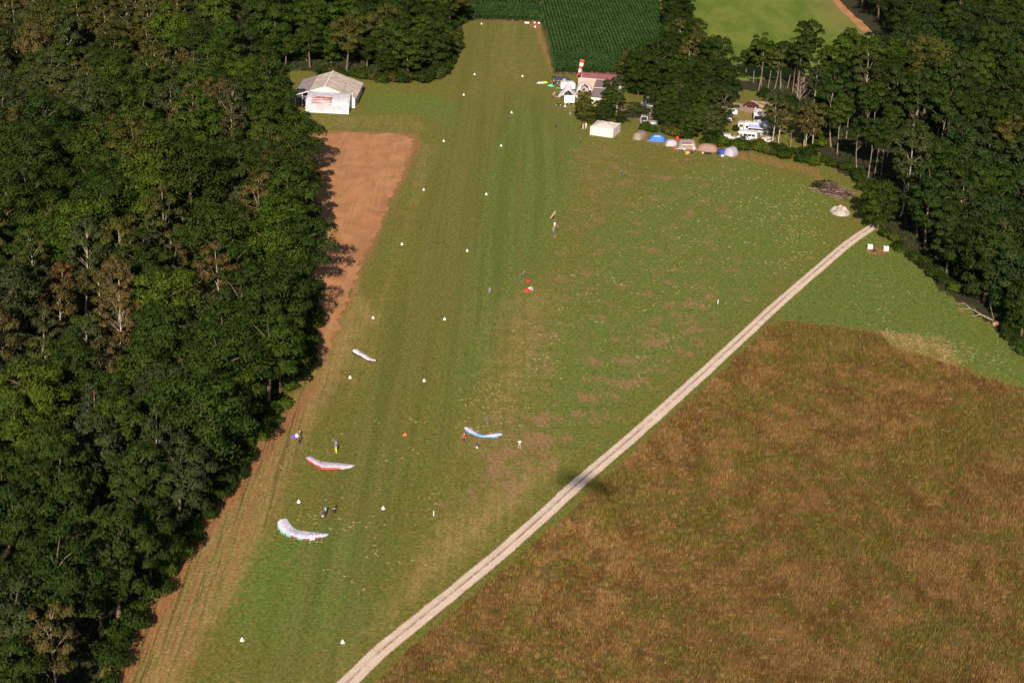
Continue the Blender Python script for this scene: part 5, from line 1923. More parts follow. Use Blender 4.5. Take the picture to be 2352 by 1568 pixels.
def camp_things():
    p = z5(520, 590)
    o = thing('camping_table', 'white camping table in front of the large beige tunnel tent', 'table', p, -0.1)
    mb = MB(); mb.box((0, 0, 0.7), (2.2, 0.7, 0.05)); mb.build('table_top', WHITE, o)
    for sx in (-0.9, 0.9):
        mb = MB(); mb.tube([(sx, -0.3, 0), (sx, 0, 0.67), (sx, 0.3, 0)], 0.025, 5); mb.build('leg', STEEL, o)
    for k, (dx, c) in enumerate(((-0.5, (0.6, 0.5, 0.2)), (0.5, (0.5, 0.5, 0.5)))):
        q = MB().lathe([(0.10, 0), (0.12, 0.1), (0.12, 0.26), (0.07, 0.3)], 8).build('water_jug', paint('jug%d' % k, c))
        tag(q, ['yellowish jug on the white camping table', 'grey jug on the white camping table'][k], 'jug').location = (p.x + dx, p.y, 0.725)
    chair(z5(312, 570), 2.6, paint('red_chair', (0.68, 0.06, 0.04)), 'red folding chair left of the white camping table')
    chair(z5(378, 560), 2.2, paint('yellow_chair', (0.70, 0.45, 0.05)), 'yellow folding chair between red chair and camping table')
    chair(z5(840, 690), 0.3, BLACK, 'black folding chair right of the orange bag on the grass')
    q = z5(705, 655)
    b = MB().lathe([(0.3, 0), (0.62, 0.12), (0.7, 0.4), (0.5, 0.66), (0.18, 0.78)], 10).build('gear_bag', cloth('orange_bag', (0.62, 0.27, 0.10)), None, True)
    tag(b, 'bulging orange bag on the grass before the beige tunnel tent', 'bag').location = q
    q = z5(660, 672)
    for k in range(2):
        b = MB().lathe([(0.1, 0), (0.14, 0.05), (0.14, 0.22), (0.05, 0.28)], 8).build('yellow_can', paint('yellow_can', (0.75, 0.6, 0.05)))
        tag(b, 'small yellow can lying before the bulging orange bag', 'can', 'yellow cans by the orange bag').location = q + Vector((0.5 * k, -0.1, 0))
    q = z5(900, 530)
    b = MB().lathe([(0.28, 0), (0.33, 0.5), (0.36, 0.62), (0.30, 0.68)], 12).build('white_bin', WHITE)
    tag(b, 'white bin standing right of the beige tunnel tent', 'bin').location = q
    q = z5(960, 500)
    tag(MB().box((0, 0, 0.2), (0.9, 0.5, 0.4), ch=0.06).build('black_case', BLACK), 'black case lying behind the white bin', 'case').location = q
    q = z5(975, 600)
    b = MB().lathe([(0.22, 0), (0.4, 0.12), (0.4, 0.3), (0.2, 0.45)], 10).build('gear_bag', cloth('dark_red_bag', (0.20, 0.06, 0.05)), None, True)
    tag(b, 'small dark red bag between the beige and the tan tents', 'bag').location = q
    q = z5(1320, 655)
    tag(MB().box((0, 0, 0.03), (1.9, 1.6, 0.05)).build('ground_mat', BLACK), 'black mat spread before the tan tent with orange corners', 'mat').location = q
    q = z5(1160, 660)
    b = MB().lathe([(0.08, 0), (0.24, 0.1), (0.28, 0.26), (0.2, 0.44), (0.05, 0.5)], 10).build('cloth_bundle', cloth('tan_bundle', (0.70, 0.48, 0.36)), None, True)
    tag(b, 'round tan bundle left of the black mat', 'bundle').location = q
    q = z5(1640, 690)
    o = thing('folding_table', 'low black table left of the dark blue dome tent', 'table', q, 0.1)
    mb = MB(); mb.box((0, 0, 0.5), (1.3, 0.7, 0.05)); mb.build('table_top', BLACK, o)
    for sx in (-.55, .55):
        mb = MB(); mb.tube([(sx, -0.3, 0), (sx, 0, 0.47), (sx, 0.3, 0)], 0.025, 5); mb.build('leg', BLACK, o)
    q = z5(1745, 735)
    tag(MB().box((0, 0, 0.2), (0.8, 0.5, 0.4), ch=0.05).build('cool_box', WHITE), 'white cool box before the dark blue dome tent', 'cool box').location = q
    q = z5(400, 262)
    b = MB().lathe([(0.38, 0), (0.44, 0.1), (0.44, 0.95), (0.38, 1.05), (0.30, 1.1)], 12).build('red_barrel', paint('red_barrel', (0.66, 0.05, 0.03), 0.5))
    tag(b, 'bright red barrel at the hedge behind the pale pink tent', 'barrel').location = q


camp_things()


def log_pile():
    a, b = z4(700, 150), z4(1150, 235)
    o = thing('log_pile', 'long pile of cut logs in the sun by the black car', 'log pile', (a + b) / 2, heading(a, b))
    rr = random.Random(4)
    m1, m2 = paint('cut_log', (0.42, 0.29, 0.22), 0.9, 0.2), paint('log_bark', (0.20, 0.12, 0.09), 0.9, 0.2)
    for k in range(46):
        lay = k // 14
        L = rr.uniform(2.6, 5.0)
        x, y, z = rr.uniform(-1.4, 1.4), -1.6 + (k % 14) * 0.27 + lay * 0.12, 0.14 + lay * 0.26
        r = rr.uniform(0.09, 0.15)
        dz = rr.uniform(-0.06, 0.1)
        mb = MB()
        mb.tube([(x - L / 2, y + rr.uniform(-.15, .15), z), (x + L / 2, y + rr.uniform(-.15, .15), z + dz)], [r, r * 0.9], 7)
        mb.build('log', m1 if k % 3 else m2, o)


log_pile()


# ---------------------------------------------------------------- things along the track end
def track_end():
    def z(x, y):
        return S(3000 + x / 3.92, 600 + y / 3.92)
    W = paint('white_wrap', (0.78, 0.76, 0.72), 0.5, 0.05)
    for k, (x, y) in enumerate(((1185, 1352), (1422, 1378))):
        p = z(x, y)
        o = thing('water_tank', ['white boxy tank left of the scorched earth by the track end', 'white boxy tank right of the scorched earth by the track end'][k], 'tank', p, 0.05, 'white tanks by the track end')
        mb = MB(); mb.box((0, 0, 0.62), (1.15, 1.0, 0.98), ch=0.08); mb.build('container', W, o)
        mb = MB(); mb.box((0, 0, 0.06), (1.2, 1.05, 0.12)); mb.build('pallet', paint('pallet_wood', (0.2, 0.14, 0.09)), o)
        mb = MB(); mb.lathe([(0.16, 1.1), (0.16, 1.17), (0.1, 1.2)], 10); mb.build('lid', BLACK, o)
        for s in (-1, 1):
            mb = MB(); mb.box((s * 0.585, 0, 0.62), (0.03, 0.06, 1.0)); mb.build('cage_bar', STEEL, o)
    p = z(1245, 1385)
    b = MB()
    rr = random.Random(3)
    for k in range(40):
        a, d = rr.uniform(0, 6.28), rr.uniform(0, 1.0)
        b.tube([(math.cos(a) * d, math.sin(a) * d * 1.3, 0.05 + rr.uniform(0, 0.15)), (math.cos(a + 1) * d * 0.6, math.sin(a + 1) * d * 0.7, 0.08 + rr.uniform(0, 0.25))], [0.04, 0.025], 5)
    o = b.build('burnt_heap', paint('charred_wood', (0.10, 0.05, 0.035), 0.9, 0.2))
    kind(o, 'stuff', 'charred sticks heaped on the scorched earth between the white tanks').location = p
    # brush pile
    c = (z(430, 470) + z(900, 600)) / 2
    ax = heading(z(430, 450), z(900, 610))
    o = thing('brush_pile', 'long heap of cut branches at the wood edge by the track end', 'brush pile', c, ax)
    L = (z(900, 610) - z(430, 450)).length
    rr = random.Random(9)
    mb, ml, mp = MB(), MB(), MB()
    for k in range(420):
        u = rr.uniform(-0.5, 0.42)
        y0 = rr.uniform(-2.4, 2.4)
        hgt = 2.5 * (1 - (y0 / 2.6) ** 2) * rr.uniform(0.2, 1.0) * (0.55 + 0.45 * math.cos(u * 2.4))
        ln = rr.uniform(2.0, 5.0)
        yaw = rr.gauss(0, 0.30)
        a = Vector((u * L - ln / 2, y0 - math.sin(yaw) * ln / 2, max(0.05, hgt + rr.uniform(-.2, .1))))
        d = Vector((u * L + ln / 2, y0 + math.sin(yaw) * ln / 2, max(0.05, hgt + rr.uniform(-.15, .25))))
        (mp if k % 6 == 0 else mb).tube([a, (a + d) / 2 + Vector((0, 0, rr.uniform(0, .12))), d], [0.055, 0.04, 0.015], 4, cap=False)
    kind(mb.build('twigs', paint('purple_twigs', (0.13, 0.075, 0.065), 0.9, 0.2), o), 'stuff')
    kind(mp.build('pale_twigs', paint('pale_twigs', (0.40, 0.30, 0.23), 0.9, 0.2), o), 'stuff')
    lob = [((-L * (0.5 - 0.03 * k), rr.uniform(-1.8, 1.8), 1.0), (1.7, 1.2, 1.1)) for k in range(5)] + [((-L * 0.3, 1.6, 1.5), (2.0, 1.0, 1.0)), ((-L * 0.34, -1.4, 1.2), (1.4, 1.0, 0.9))]
    lv = link('leafy_end', crown('leafy_end', 333, lob, 2600, 0.3, 1.4), o)
    lv.color = (0.022, 0.032, 0.012, 1)
    # gravel heap
    p = z(745, 800)
    rng = np.random.default_rng(5)
    N = 26
    vs, fs = [], []
    for j in range(N + 1):
        for i in range(N + 1):
            x, y = -3.6 + 7.2 * i / N, -4.5 + 9 * j / N
            r = math.hypot(x / 3.3, y / 4.2)
            h = 0.5 * max(0, 1 - r) ** 0.6
            for bx, by, bh in ((-1.6, 1.6, .7), (0.4, 2.4, .9), (1.4, 0.2, 1.1), (-0.6, -0.4, .6), (0.6, -2.2, .9), (-1.4, -2.0, .4)):
                h += bh * math.exp(-((x - bx) ** 2 + (y - by) ** 2) / 0.9)
            h = (h + rng.uniform(-.1, .1)) if r < 0.97 else -0.05
            vs.append((p.x + x * 0.75, p.y + y * 0.9, h))
    for j in range(N):
        for i in range(N):
            a = j * (N + 1) + i
            fs += [a, a + 1, a + N + 2, a + N + 1]
    t = NT('white_gravel')
    q = t.pos()
    cc = t.mix(t.step(t.noise(q, 1.2, 5, 0.7), 0.35, 0.65), (0.30, 0.26, 0.24), (0.52, 0.46, 0.41))
    t.bump(t.noise(q, 6, 4, 0.7), 0.7, 0.1)
    kind(link('gravel_heap', np_mesh('gravel_heap', vs, fs, 4, t.done(cc, 0.9))), 'stuff', 'heap of pale stones at the end of the track below the brush pile')

    def y(x, yy):
        return S(3600 + x / 7.128, 1120 + yy / 7.128)
    def branchy(name, lines, label, mat):
        o = thing(name, label, 'fallen branch', y(*lines[0][0][0][:2]))
        b0 = o.location.copy()
        for k, (pts, rads) in enumerate(lines):
            mb = MB()
            mb.tube([y(a, b) - b0 + Vector((0, 0, c)) for a, b, c in pts], rads, 6)
            mb.build('trunk' if k == 0 else 'limb', mat, o)
        return o
    PB = paint('dead_branch', (0.34, 0.28, 0.22), 0.9, 0.2)
    branchy('fallen_tree', [([(1200, 715, .3), (1000, 625, .35), (870, 565, .4), (720, 480, .45), (570, 410, .5), (430, 300, .5), (330, 190, .4)], [.2, .18, .17, .14, .1, .07, .03]),
                            ([(880, 572, .4), (760, 585, .3), (600, 600, .15)], [.09, .06, .02]), ([(575, 415, .5), (440, 420, .3), (280, 395, .15)], [.08, .05, .02]),
                            ([(575, 410, .5), (530, 330, .4), (460, 300, .7), (180, 265, .3)], [.06, .05, .04, .02]), ([(760, 500, .45), (690, 400, .6), (560, 320, .5)], [.06, .04, .015]),
                            ([(430, 300, .5), (330, 280, .3), (200, 240, .3)], [.05, .03, .015])], 'long grey fallen tree lying on the green wedge at the wood edge', PB)
    branchy('fallen_branch', [([(1565, 975, .15), (1600, 1130, .3), (1650, 1290, .35), (1690, 1430, .2), (1760, 1568, .15), (1800, 1660, .1)], [.10, .10, .09, .07, .05, .03]),
                              ([(1660, 1280, .35), (1790, 1340, .25), (1950, 1440, .1)], [.05, .04, .015])], 'dark crooked branch lying alone at the right frame side of the wedge', paint('dark_branch', (0.10, 0.085, 0.07), 0.9))
    branchy('hanging_limb', [([(1075, 400, 3.0), (1110, 520, 1.9), (1180, 610, 0.9), (1240, 690, 0.1)], [.09, .08, .06, .03]), ([(980, 350, 3.2), (850, 260, 3.0), (700, 170, 3.0), (560, 110, 3.0)], [.08, .06, .05, .02])],
            'broken limbs hanging from the bare stems at the wood edge', PB)
    p = y(1275, 835)
    o = thing('tree_stump', 'cut orange tree stump lying at the thick end of the fallen tree', 'stump', p, 0.6)
    MB().lathe([(0.5, -0.45), (0.55, 0), (0.5, 0.45)], 10, 0, (0, 0, 0.5), 'X').build('log', paint('stump_bark', (0.30, 0.15, 0.10), 0.9), o)
    MB().lathe([(0.36, -0.48), (0.38, -0.46)], 10, 0, (0, 0, 0.5), 'X').build('cut_face', paint('cut_wood', (0.55, 0.33, 0.22), 0.9), o)


track_end()


# ---------------------------------------------------------------- strip markers
CONE = paint('marker_white', (0.82, 0.81, 0.78), 0.5, 0.03)
LROW = [(556, 1470), (686, 1153), (804, 868), (857, 731), (923, 562), (973, 437), (1019, 325), (1065, 219), (1090, 172), (1106, 56)]
RROW = [(787, 1475), (880, 1168), (974, 875), (1021, 734), (1073, 577), (1117, 447), (1151, 336), (1175, 260), (1200, 176), (1229, 63)]
ORD = ['nearest the camera', 'second from the camera', 'third from the camera', 'fourth from the camera', 'fifth from the camera', 'fifth from the far end', 'fourth from the far end', 'third from the far end', 'second from the far end', 'at the far end']
cone0 = None
for side, row in (('left', LROW), ('right', RROW)):
    for k, (x, y) in enumerate(row):
        lab = f'white cone marker of the strip, {side} row, {ORD[k]}'
        if cone0 is None:
            cone0 = thing('cone_marker', lab, 'marker', at(x, y), 0, 'white cone markers along the strip')
            kids = [MB().lathe([(0.34, 0.03), (0.33, 0.10), (0.08, 0.58), (0.05, 0.61)], 16).build('cone', CONE, cone0),
                    MB().lathe([(0.39, 0.0), (0.39, 0.03), (0.28, 0.045)], 16).build('base_ring', CONE, cone0)]
            KIDS[cone0] = kids
            cone0.scale = (0.86, 0.86, 0.86)
        else:
            copy_tree(cone0, at(x, y), k * 0.4, lab)
o = MB().box((0, 0, 0.45), (0.13, 0.05, 0.9), ch=0.01).build('marker_post', CONE)
tag(o, 'short flat white post in the grass between strip and track', 'post').location = S(1646.5, 1957)
# a streamer on a thin pole right of the strip
o = thing('wind_streamer', 'pale wind streamer on a thin pole in the field by the track', 'streamer', S(2723, 1177))
MB().tube([(0, 0, 0), (0, 0, 2.4)], 0.02, 5).build('pole', paint('thin_grey_pole', (0.2, 0.2, 0.16)), o)
mb = MB()
mb.tube([(0.02, 0, 2.38), (0.04, -0.05, 1.9), (-0.03, -0.08, 1.4)], [0.13, 0.12, 0.08], 8)
mb.build('streamer', paint('pale_streamer', (0.55, 0.55, 0.62), 0.8), o)
# boards at the far end of the strip
for (x, y, w, lab) in ((2000.5, 89.5, 1.5, 'low white board lying before the corn at the end of the strip'), (2030, 89, 0.45, 'small white block before the corn, right of the low board'), (2046, 90.5, 0.6, 'white can at the corn corner at the end of the strip')):
    o = MB().box((0, 0, 0.25), (w, 0.3, 0.45), ch=0.03).build('white_block', CONE)
    tag(o, lab, 'block').location = S(x, y)


# ================================================================ canopies laid on the grass
def ground_wing(name, upper, lower, conv, label, white, edge_mats, tips=None, hgt=0.28, cells=36, edge_w=0.16, seg=None):
    """a deflated paraglider wing: two skins of cells over the outline, coloured leading edge"""
    U, L_ = [conv(*p) for p in upper], [conv(*p) for p in lower]
    def resample(P, n):
        d = [0.0]
        for i in range(1, len(P)):
            d.append(d[-1] + (P[i] - P[i - 1]).length)
        out = []
        for k in range(n + 1):
            t = d[-1] * k / n
            i = max(j for j in range(len(d)) if d[j] <= t + 1e-9)
            i = min(i, len(P) - 2)
            s = (t - d[i]) / max(1e-6, d[i + 1] - d[i])
            out.append(P[i].lerp(P[i + 1], s))
        return out
    n = cells * 4
    U, L_ = resample(U, n), resample(L_, n)
    cen = sum(U + L_, Vector()) / (2 * n + 2)
    o = thing(name, label, 'paraglider wing', (cen.x, cen.y, 0), 0, 'paraglider wings laid out on the grass')
    rr = random.Random(int(cen.x * 10))
    m = 7
    puff = [rr.uniform(0.6, 1.25) for _ in range(cells + 1)]
    vs, fs = [], []
    for i in range(n + 1):
        ph = (i % 4) / 4
        cell = 0.25 + 0.75 * math.sin(math.pi * ph) if i % 4 else 0.25
        e = min(1.0, min(i, n - i) / 10)
        pf = puff[i // 4]
        for j in range(m + 1):
            s = j / m
            p = L_[i].lerp(U[i], s * (1 - edge_w * 0.0))
            prof = (math.sin(math.pi * min(1, s * 1.15 + 0.06)) ** 0.7 if s < 0.8 else 0.35 * (1 - s) / 0.2 + 0.12)
            z = 0.03 + hgt * max(0.08, prof) * (0.45 + 0.55 * cell) * (0.35 + 0.65 * e) * pf
            vs.append((p.x - cen.x, p.y - cen.y, z))
    for i in range(n):
        for j in range(m):
            a = i * (m + 1) + j
            fs.append((a, a + m + 1, a + m + 2, a + 1))
    mb = MB(); mb.add(vs, fs)
    if tips:
        mats = [white] + [t[2] for t in tips]
        for fi in range(len(fs)):
            i = (fi // m) / n
            for k, (a, b, _) in enumerate(tips):
                if a <= i < b:
                    mb.mi[fi] = k + 1
    else:
        mats = white
    mb.build('sail', mats, o, True)
    # leading edge, facing the camera, in stretches of colour
    for a, b, mat in edge_mats:
        i0, i1 = int(a * n), int(b * n)
        vs, fs = [], []
        for i in range(i0, i1 + 1):
            d = (L_[i] - U[i]).normalized()
            for (k, z) in ((0.0, vs0(i, mb, m) + 0.015), (0.10, vs0(i, mb, m) * 0.75 + 0.02), (0.16, 0.02)):
                p = L_[i] + d * k
                vs.append((p.x - cen.x, p.y - cen.y, z))
        for i in range(i1 - i0):
            for k in range(2):
                q = i * 3 + k
                fs.append((q, q + 3, q + 4, q + 1))
        e = MB(); e.add(vs, fs)
        e.build('leading_edge', mat, o, True)
    return o


def vs0(i, mb, m):
    return max(0.10, mb.v[i * (m + 1) + 1][2])


def ripstop(name, col):
    t = NT(name)
    p = t.coords()
    c = t.mix(t.step(t.noise(p, 1.1, 4, 0.65), 0.32, 0.68), tuple(k * 0.80 for k in col), tuple(min(0.9, k * 1.12) for k in col))
    t.bump(t.noise(t.mapping(p, scale=(1, 1, 0.3)), 2.2, 4, 0.6), 0.6, 0.12)
    return t.done(c, 0.55, 0, 0.3)


SAIL = ripstop('white_ripstop', (0.62, 0.60, 0.74))
SAIL2 = ripstop('pinkish_ripstop', (0.63, 0.55, 0.70))
SAIL3 = ripstop('pale_ripstop', (0.64, 0.60, 0.66))
TEAL = ripstop('teal_ripstop', (0.10, 0.44, 0.34))
WRED = ripstop('red_ripstop', (0.62, 0.04, 0.06))
WMAR = ripstop('maroon_ripstop', (0.18, 0.03, 0.05))
WBLUE = ripstop('blue_ripstop', (0.10, 0.22, 0.66))
WSKY = ripstop('sky_ripstop', (0.12, 0.36, 0.72))
WBLK = ripstop('black_ripstop', (0.03, 0.025, 0.04))
WVIO = ripstop('violet_ripstop', (0.34, 0.30, 0.62))
cv7 = lambda x, y: S(1000 + x / 3.408, 1620 + y / 3.408)
cv6 = lambda x, y: S(1000 + x / 4.612, 1280 + y / 4.612)
cv8 = lambda x, y: S(1700 + x / 6.72, 1560 + y / 6.72)
ground_wing('paraglider_wing', [(225, 1190), (300, 1188), (345, 1255), (385, 1300), (435, 1337), (520, 1347), (600, 1360), (720, 1372), (845, 1382)],
            [(186, 1230), (184, 1300), (222, 1360), (292, 1405), (390, 1436), (470, 1455), (580, 1462), (700, 1450), (800, 1424), (845, 1392)], cv7,
            'white paraglider wing with green and dark red leading edge, nearest the camera', SAIL,
            [(0.16, 0.24, TEAL), (0.24, 0.265, WBLK), (0.265, 0.38, TEAL), (0.38, 0.40, WBLK), (0.40, 0.47, TEAL), (0.47, 0.56, WMAR), (0.56, 0.63, TEAL), (0.63, 0.72, WMAR), (0.72, 0.78, SAIL), (0.78, 0.86, WMAR), (0.93, 0.99, TEAL)], hgt=0.36)
ground_wing('paraglider_wing', [(552, 392), (610, 380), (655, 408), (740, 450), (860, 462), (960, 470), (1100, 485), (1182, 496)],
            [(545, 402), (580, 438), (650, 482), (760, 541), (900, 542), (1030, 542), (1120, 541), (1182, 504)], cv7,
            'white paraglider wing with a thin red leading edge', SAIL2, [(0.08, 0.74, WRED), (0.74, 0.80, WVIO)], tips=[(0, 0.06, WVIO)], hgt=0.30)
ground_wing('paraglider_wing', [(1600, 212), (1640, 210), (1700, 260), (1790, 305), (1850, 350), (1905, 385), (1985, 408)],
            [(1552, 245), (1568, 278), (1640, 322), (1700, 342), (1762, 387), (1822, 417), (1892, 432), (1985, 430)], cv6,
            'white paraglider wing with a black leading edge by the ploughed patch end', SAIL3, [(0.0, 0.42, WBLK), (0.42, 0.72, WMAR), (0.72, 0.95, WBLK)], tips=[(0.0, 0.03, WBLK), (0.96, 1.01, WBLK)], hgt=0.40)
ground_wing('paraglider_wing', [(425, 405), (450, 400), (522, 416), (622, 477), (742, 557), (832, 606), (1000, 621), (1100, 582), (1200, 571), (1342, 566), (1410, 572)],
            [(414, 440), (460, 500), (560, 562), (700, 612), (862, 657), (1040, 667), (1182, 672), (1300, 657), (1372, 627), (1412, 592)], cv8,
            'white paraglider wing with blue centre and blue right tip', SAIL, [(0.1, 0.33, WBLUE), (0.33, 0.62, WSKY), (0.62, 0.84, WBLUE), (0.84, 0.90, WMAR)],
            tips=[(0.40, 0.47, WSKY), (0.50, 0.57, WSKY), (0.47, 0.50, SAIL), (0.95, 1.01, WBLUE)], hgt=0.26)


def bunched(p, mats, label, size=1.3, seed=1):
    """a wing gathered into a loose heap"""
    rr = random.Random(seed)
    o = thing('bunched_wing', label, 'paraglider wing', p, rr.uniform(0, 3))
    for k, m in enumerate(mats):
        vs, fs = [], []
        n, q = 18, 6
        ox = (k - (len(mats) - 1) / 2) * size * 0.8
        for j in range(q + 1):
            r = size * 0.62 * (1 - j / q) ** 0.7
            for i in range(n):
                a = 2 * math.pi * i / n
                w = 1 + 0.25 * math.sin(3 * a + k) + 0.15 * math.sin(7 * a + j + k)
                vs.append((ox + r * w * math.cos(a), r * w * 0.8 * math.sin(a), 0.02 + 0.42 * (j / q) * (1 + 0.3 * math.sin(5 * a))))
        for j in range(q):
            for i in range(n):
                fs.append((j * n + i, j * n + (i + 1) % n, j * n + n + (i + 1) % n, j * n + n + i))
        mb = MB(); mb.add(vs, fs)
        mb.build('fold', m, o, True)
    return o


bunched(z2(135, 535), [SAIL, SAIL3, ripstop('lime_ripstop', (0.50, 0.62, 0.06))], 'white and lime green wing bunched on the grass left of the dark minivan', 1.2, 1)
bunched(z2(285, 585), [ripstop('turquoise_ripstop', (0.12, 0.58, 0.46))], 'turquoise wing bunched on the grass before the dark minivan', 1.5, 2)
bunched(cv7(408, 128), [ripstop('purple_ripstop', (0.14, 0.08, 0.38)), SAIL], 'small purple and white wing bunched beside the person at the wood edge', 0.9, 3)
bunched(S(1538, 1652), [ripstop('orange_ripstop', (0.72, 0.14, 0.05))], 'tiny orange red cloth bundle alone on the strip', 0.6, 4)


# ================================================================ motors
def paramotor(p, rz, label, cloth_m, prop_m, tilt=1.35, seatc=None, lean=0.0, wheels=False, group='paramotors standing on the grass'):
    o = thing('paramotor', label, 'paramotor', p, rz, group)
    zc = 0.74
    mb = MB()
    ring = lambda r, y, w: [(r * math.cos(t), y, zc + r * math.sin(t)) for t in [2 * math.pi * k / 24 for k in range(25)]]
    mb.tube(ring(0.70, 0.1, 0), 0.02, 5, cap=False)
    mb.tube(ring(0.66, 0.22, 0), 0.015, 5, cap=False)
    for k in range(6):
        a = math.pi * 2 * k / 6 + 0.3
        mb.tube([(0.1 * math.cos(a), 0.02, zc + 0.1 * math.sin(a)), (0.70 * math.cos(a), 0.1, zc + 0.70 * math.sin(a))], 0.014, 4)
    mb.build('cage', paint('cage_tube', (0.16, 0.16, 0.17), 0.4, spec=0.5), o)
    mb = MB(); mb.box((0, 0.06, zc), (0.26, 0.24, 0.32), ch=0.05); mb.lathe([(0.05, 0), (0.10, 0.05), (0.10, 0.28), (0.04, 0.32)], 8, 0, (0.17, 0.05, zc - 0.05)); mb.build('engine', BLACK, o)
    mb = MB(); mb.box((0, 0.27, zc), (1.16, 0.02, 0.09), ry=0.7, ch=0.0); mb.build('propeller', prop_m, o)
    mb = MB(); mb.box((0, 0.0, zc - 0.42), (0.4, 0.22, 0.22), ch=0.05); mb.build('fuel_tank', WHITE, o)
    mb = MB(); mb.profile([(-0.52, 0.32), (-0.16, 0.30), (-0.10, 0.95), (-0.02, 1.05), (0.0, 0.28), (-0.5, 0.24)], 0.42, 0, 0.04)
    for i, v in enumerate(mb.v):
        mb.v[i] = (v[1], v[0] - 0.1, v[2])
    mb.build('harness', cloth_m, o)
    if wheels:
        for x, y in ((-0.62, 0.25), (0.62, 0.25), (0, -1.15)):
            mb = MB(); mb.lathe([(0.10, -0.06), (0.2, -0.06), (0.22, 0), (0.2, 0.06), (0.10, 0.06)], 12, 0, (x, y, 0.22), 'X'); t = mb.build('wheel', TYRE, o)
            mb = MB(); mb.lathe([(0.03, -0.07), (0.1, -0.065), (0.1, 0.065), (0.03, 0.07)], 8, 0, (x, y, 0.22), 'X'); mb.build('rim', RIM, t)
        mb = MB(); mb.tube([(-0.62, 0.25, 0.22), (0, -0.1, 0.34), (0.62, 0.25, 0.22)], 0.025, 5); mb.tube([(0, -0.1, 0.34), (0, -1.15, 0.24)], 0.03, 5); mb.tube([(-0.28, -1.0, 0.3), (0.28, -1.0, 0.3)], 0.02, 5); mb.build('frame', STEEL, o)
    o.rotation_euler = (lean, 0, rz)
    return o


PROP = paint('prop_wood', (0.30, 0.22, 0.16), 0.4)
BKC = cloth('black_harness', (0.03, 0.028, 0.032))
paramotor(cv8(1040, 335), 0.5, 'paramotor standing upright on the grass above the blue wing', cloth('brown_harness', (0.10, 0.06, 0.06)), PROP)
paramotor(cv8(750, 965), 2.6, 'paramotor standing on the grass below the blue wing', BKC, PROP)
paramotor(cv7(768, 1172), 2.2, 'dark red paramotor at the feet of two people by the green-edged wing', cloth('maroon_harness', (0.16, 0.03, 0.04)), PROP)
paramotor(S(2362, 669), 0.1, 'three-wheeled paramotor with pale front bar alone in the field below the tents', BKC, paint('prop_tan', (0.5, 0.34, 0.22), 0.4), wheels=True)
paramotor(S(2106, 903), 1.9, 'paramotor with red harness lying below the two people by the pink windsock', cloth('red_harness', (0.42, 0.03, 0.025)), PROP)
paramotor(z2(318, 560), 0.8, 'black paramotor on the grass just behind the turquoise wing', BKC, PROP)
paramotor(cv7(935, 285), 0.2, 'paramotor on the back of the person in yellow trousers', cloth('grey_harness', (0.18, 0.17, 0.18)), RIM).location.z = 0.55


# ================================================================ people
def body_mesh(name, joints, bones, rad):
    names = list(joints)
    me = bpy.data.meshes.new(name)
    me.from_pydata([joints[n] for n in names], [(names.index(a), names.index(b)) for a, b, _ in bones], [])
    o = bpy.data.objects.new(name, me)
    COL.objects.link(o)
    sk = o.modifiers.new('skin', 'SKIN')
    sk.use_smooth_shade = True
    sd = me.skin_vertices[0].data
    for i, n in enumerate(names):
        r = rad[n]
        sd[i].radius = r if isinstance(r, tuple) else (r, r)
        sd[i].use_root = n == 'pelvis'
    sub = o.modifiers.new('sub', 'SUBSURF')
    sub.levels = 1
    dg = bpy.context.evaluated_depsgraph_get()
    out = bpy.data.meshes.new_from_object(o.evaluated_get(dg))
    bpy.data.objects.remove(o)
    segs = [(Vector(joints[a]), Vector(joints[b]), z) for a, b, z in bones]
    zones = {'skin': 0, 'top': 1, 'trousers': 2, 'shoe': 3}
    for p in out.polygons:
        c = p.center
        best, bz = 1e9, 0
        for a, b, z in segs:
            ab = b - a
            t = max(0, min(1, (c - a).dot(ab) / ab.length_squared))
            d = (c - a - ab * t).length
            if d < best:
                best, bz = d, zones[z]
        p.material_index = bz
    return out


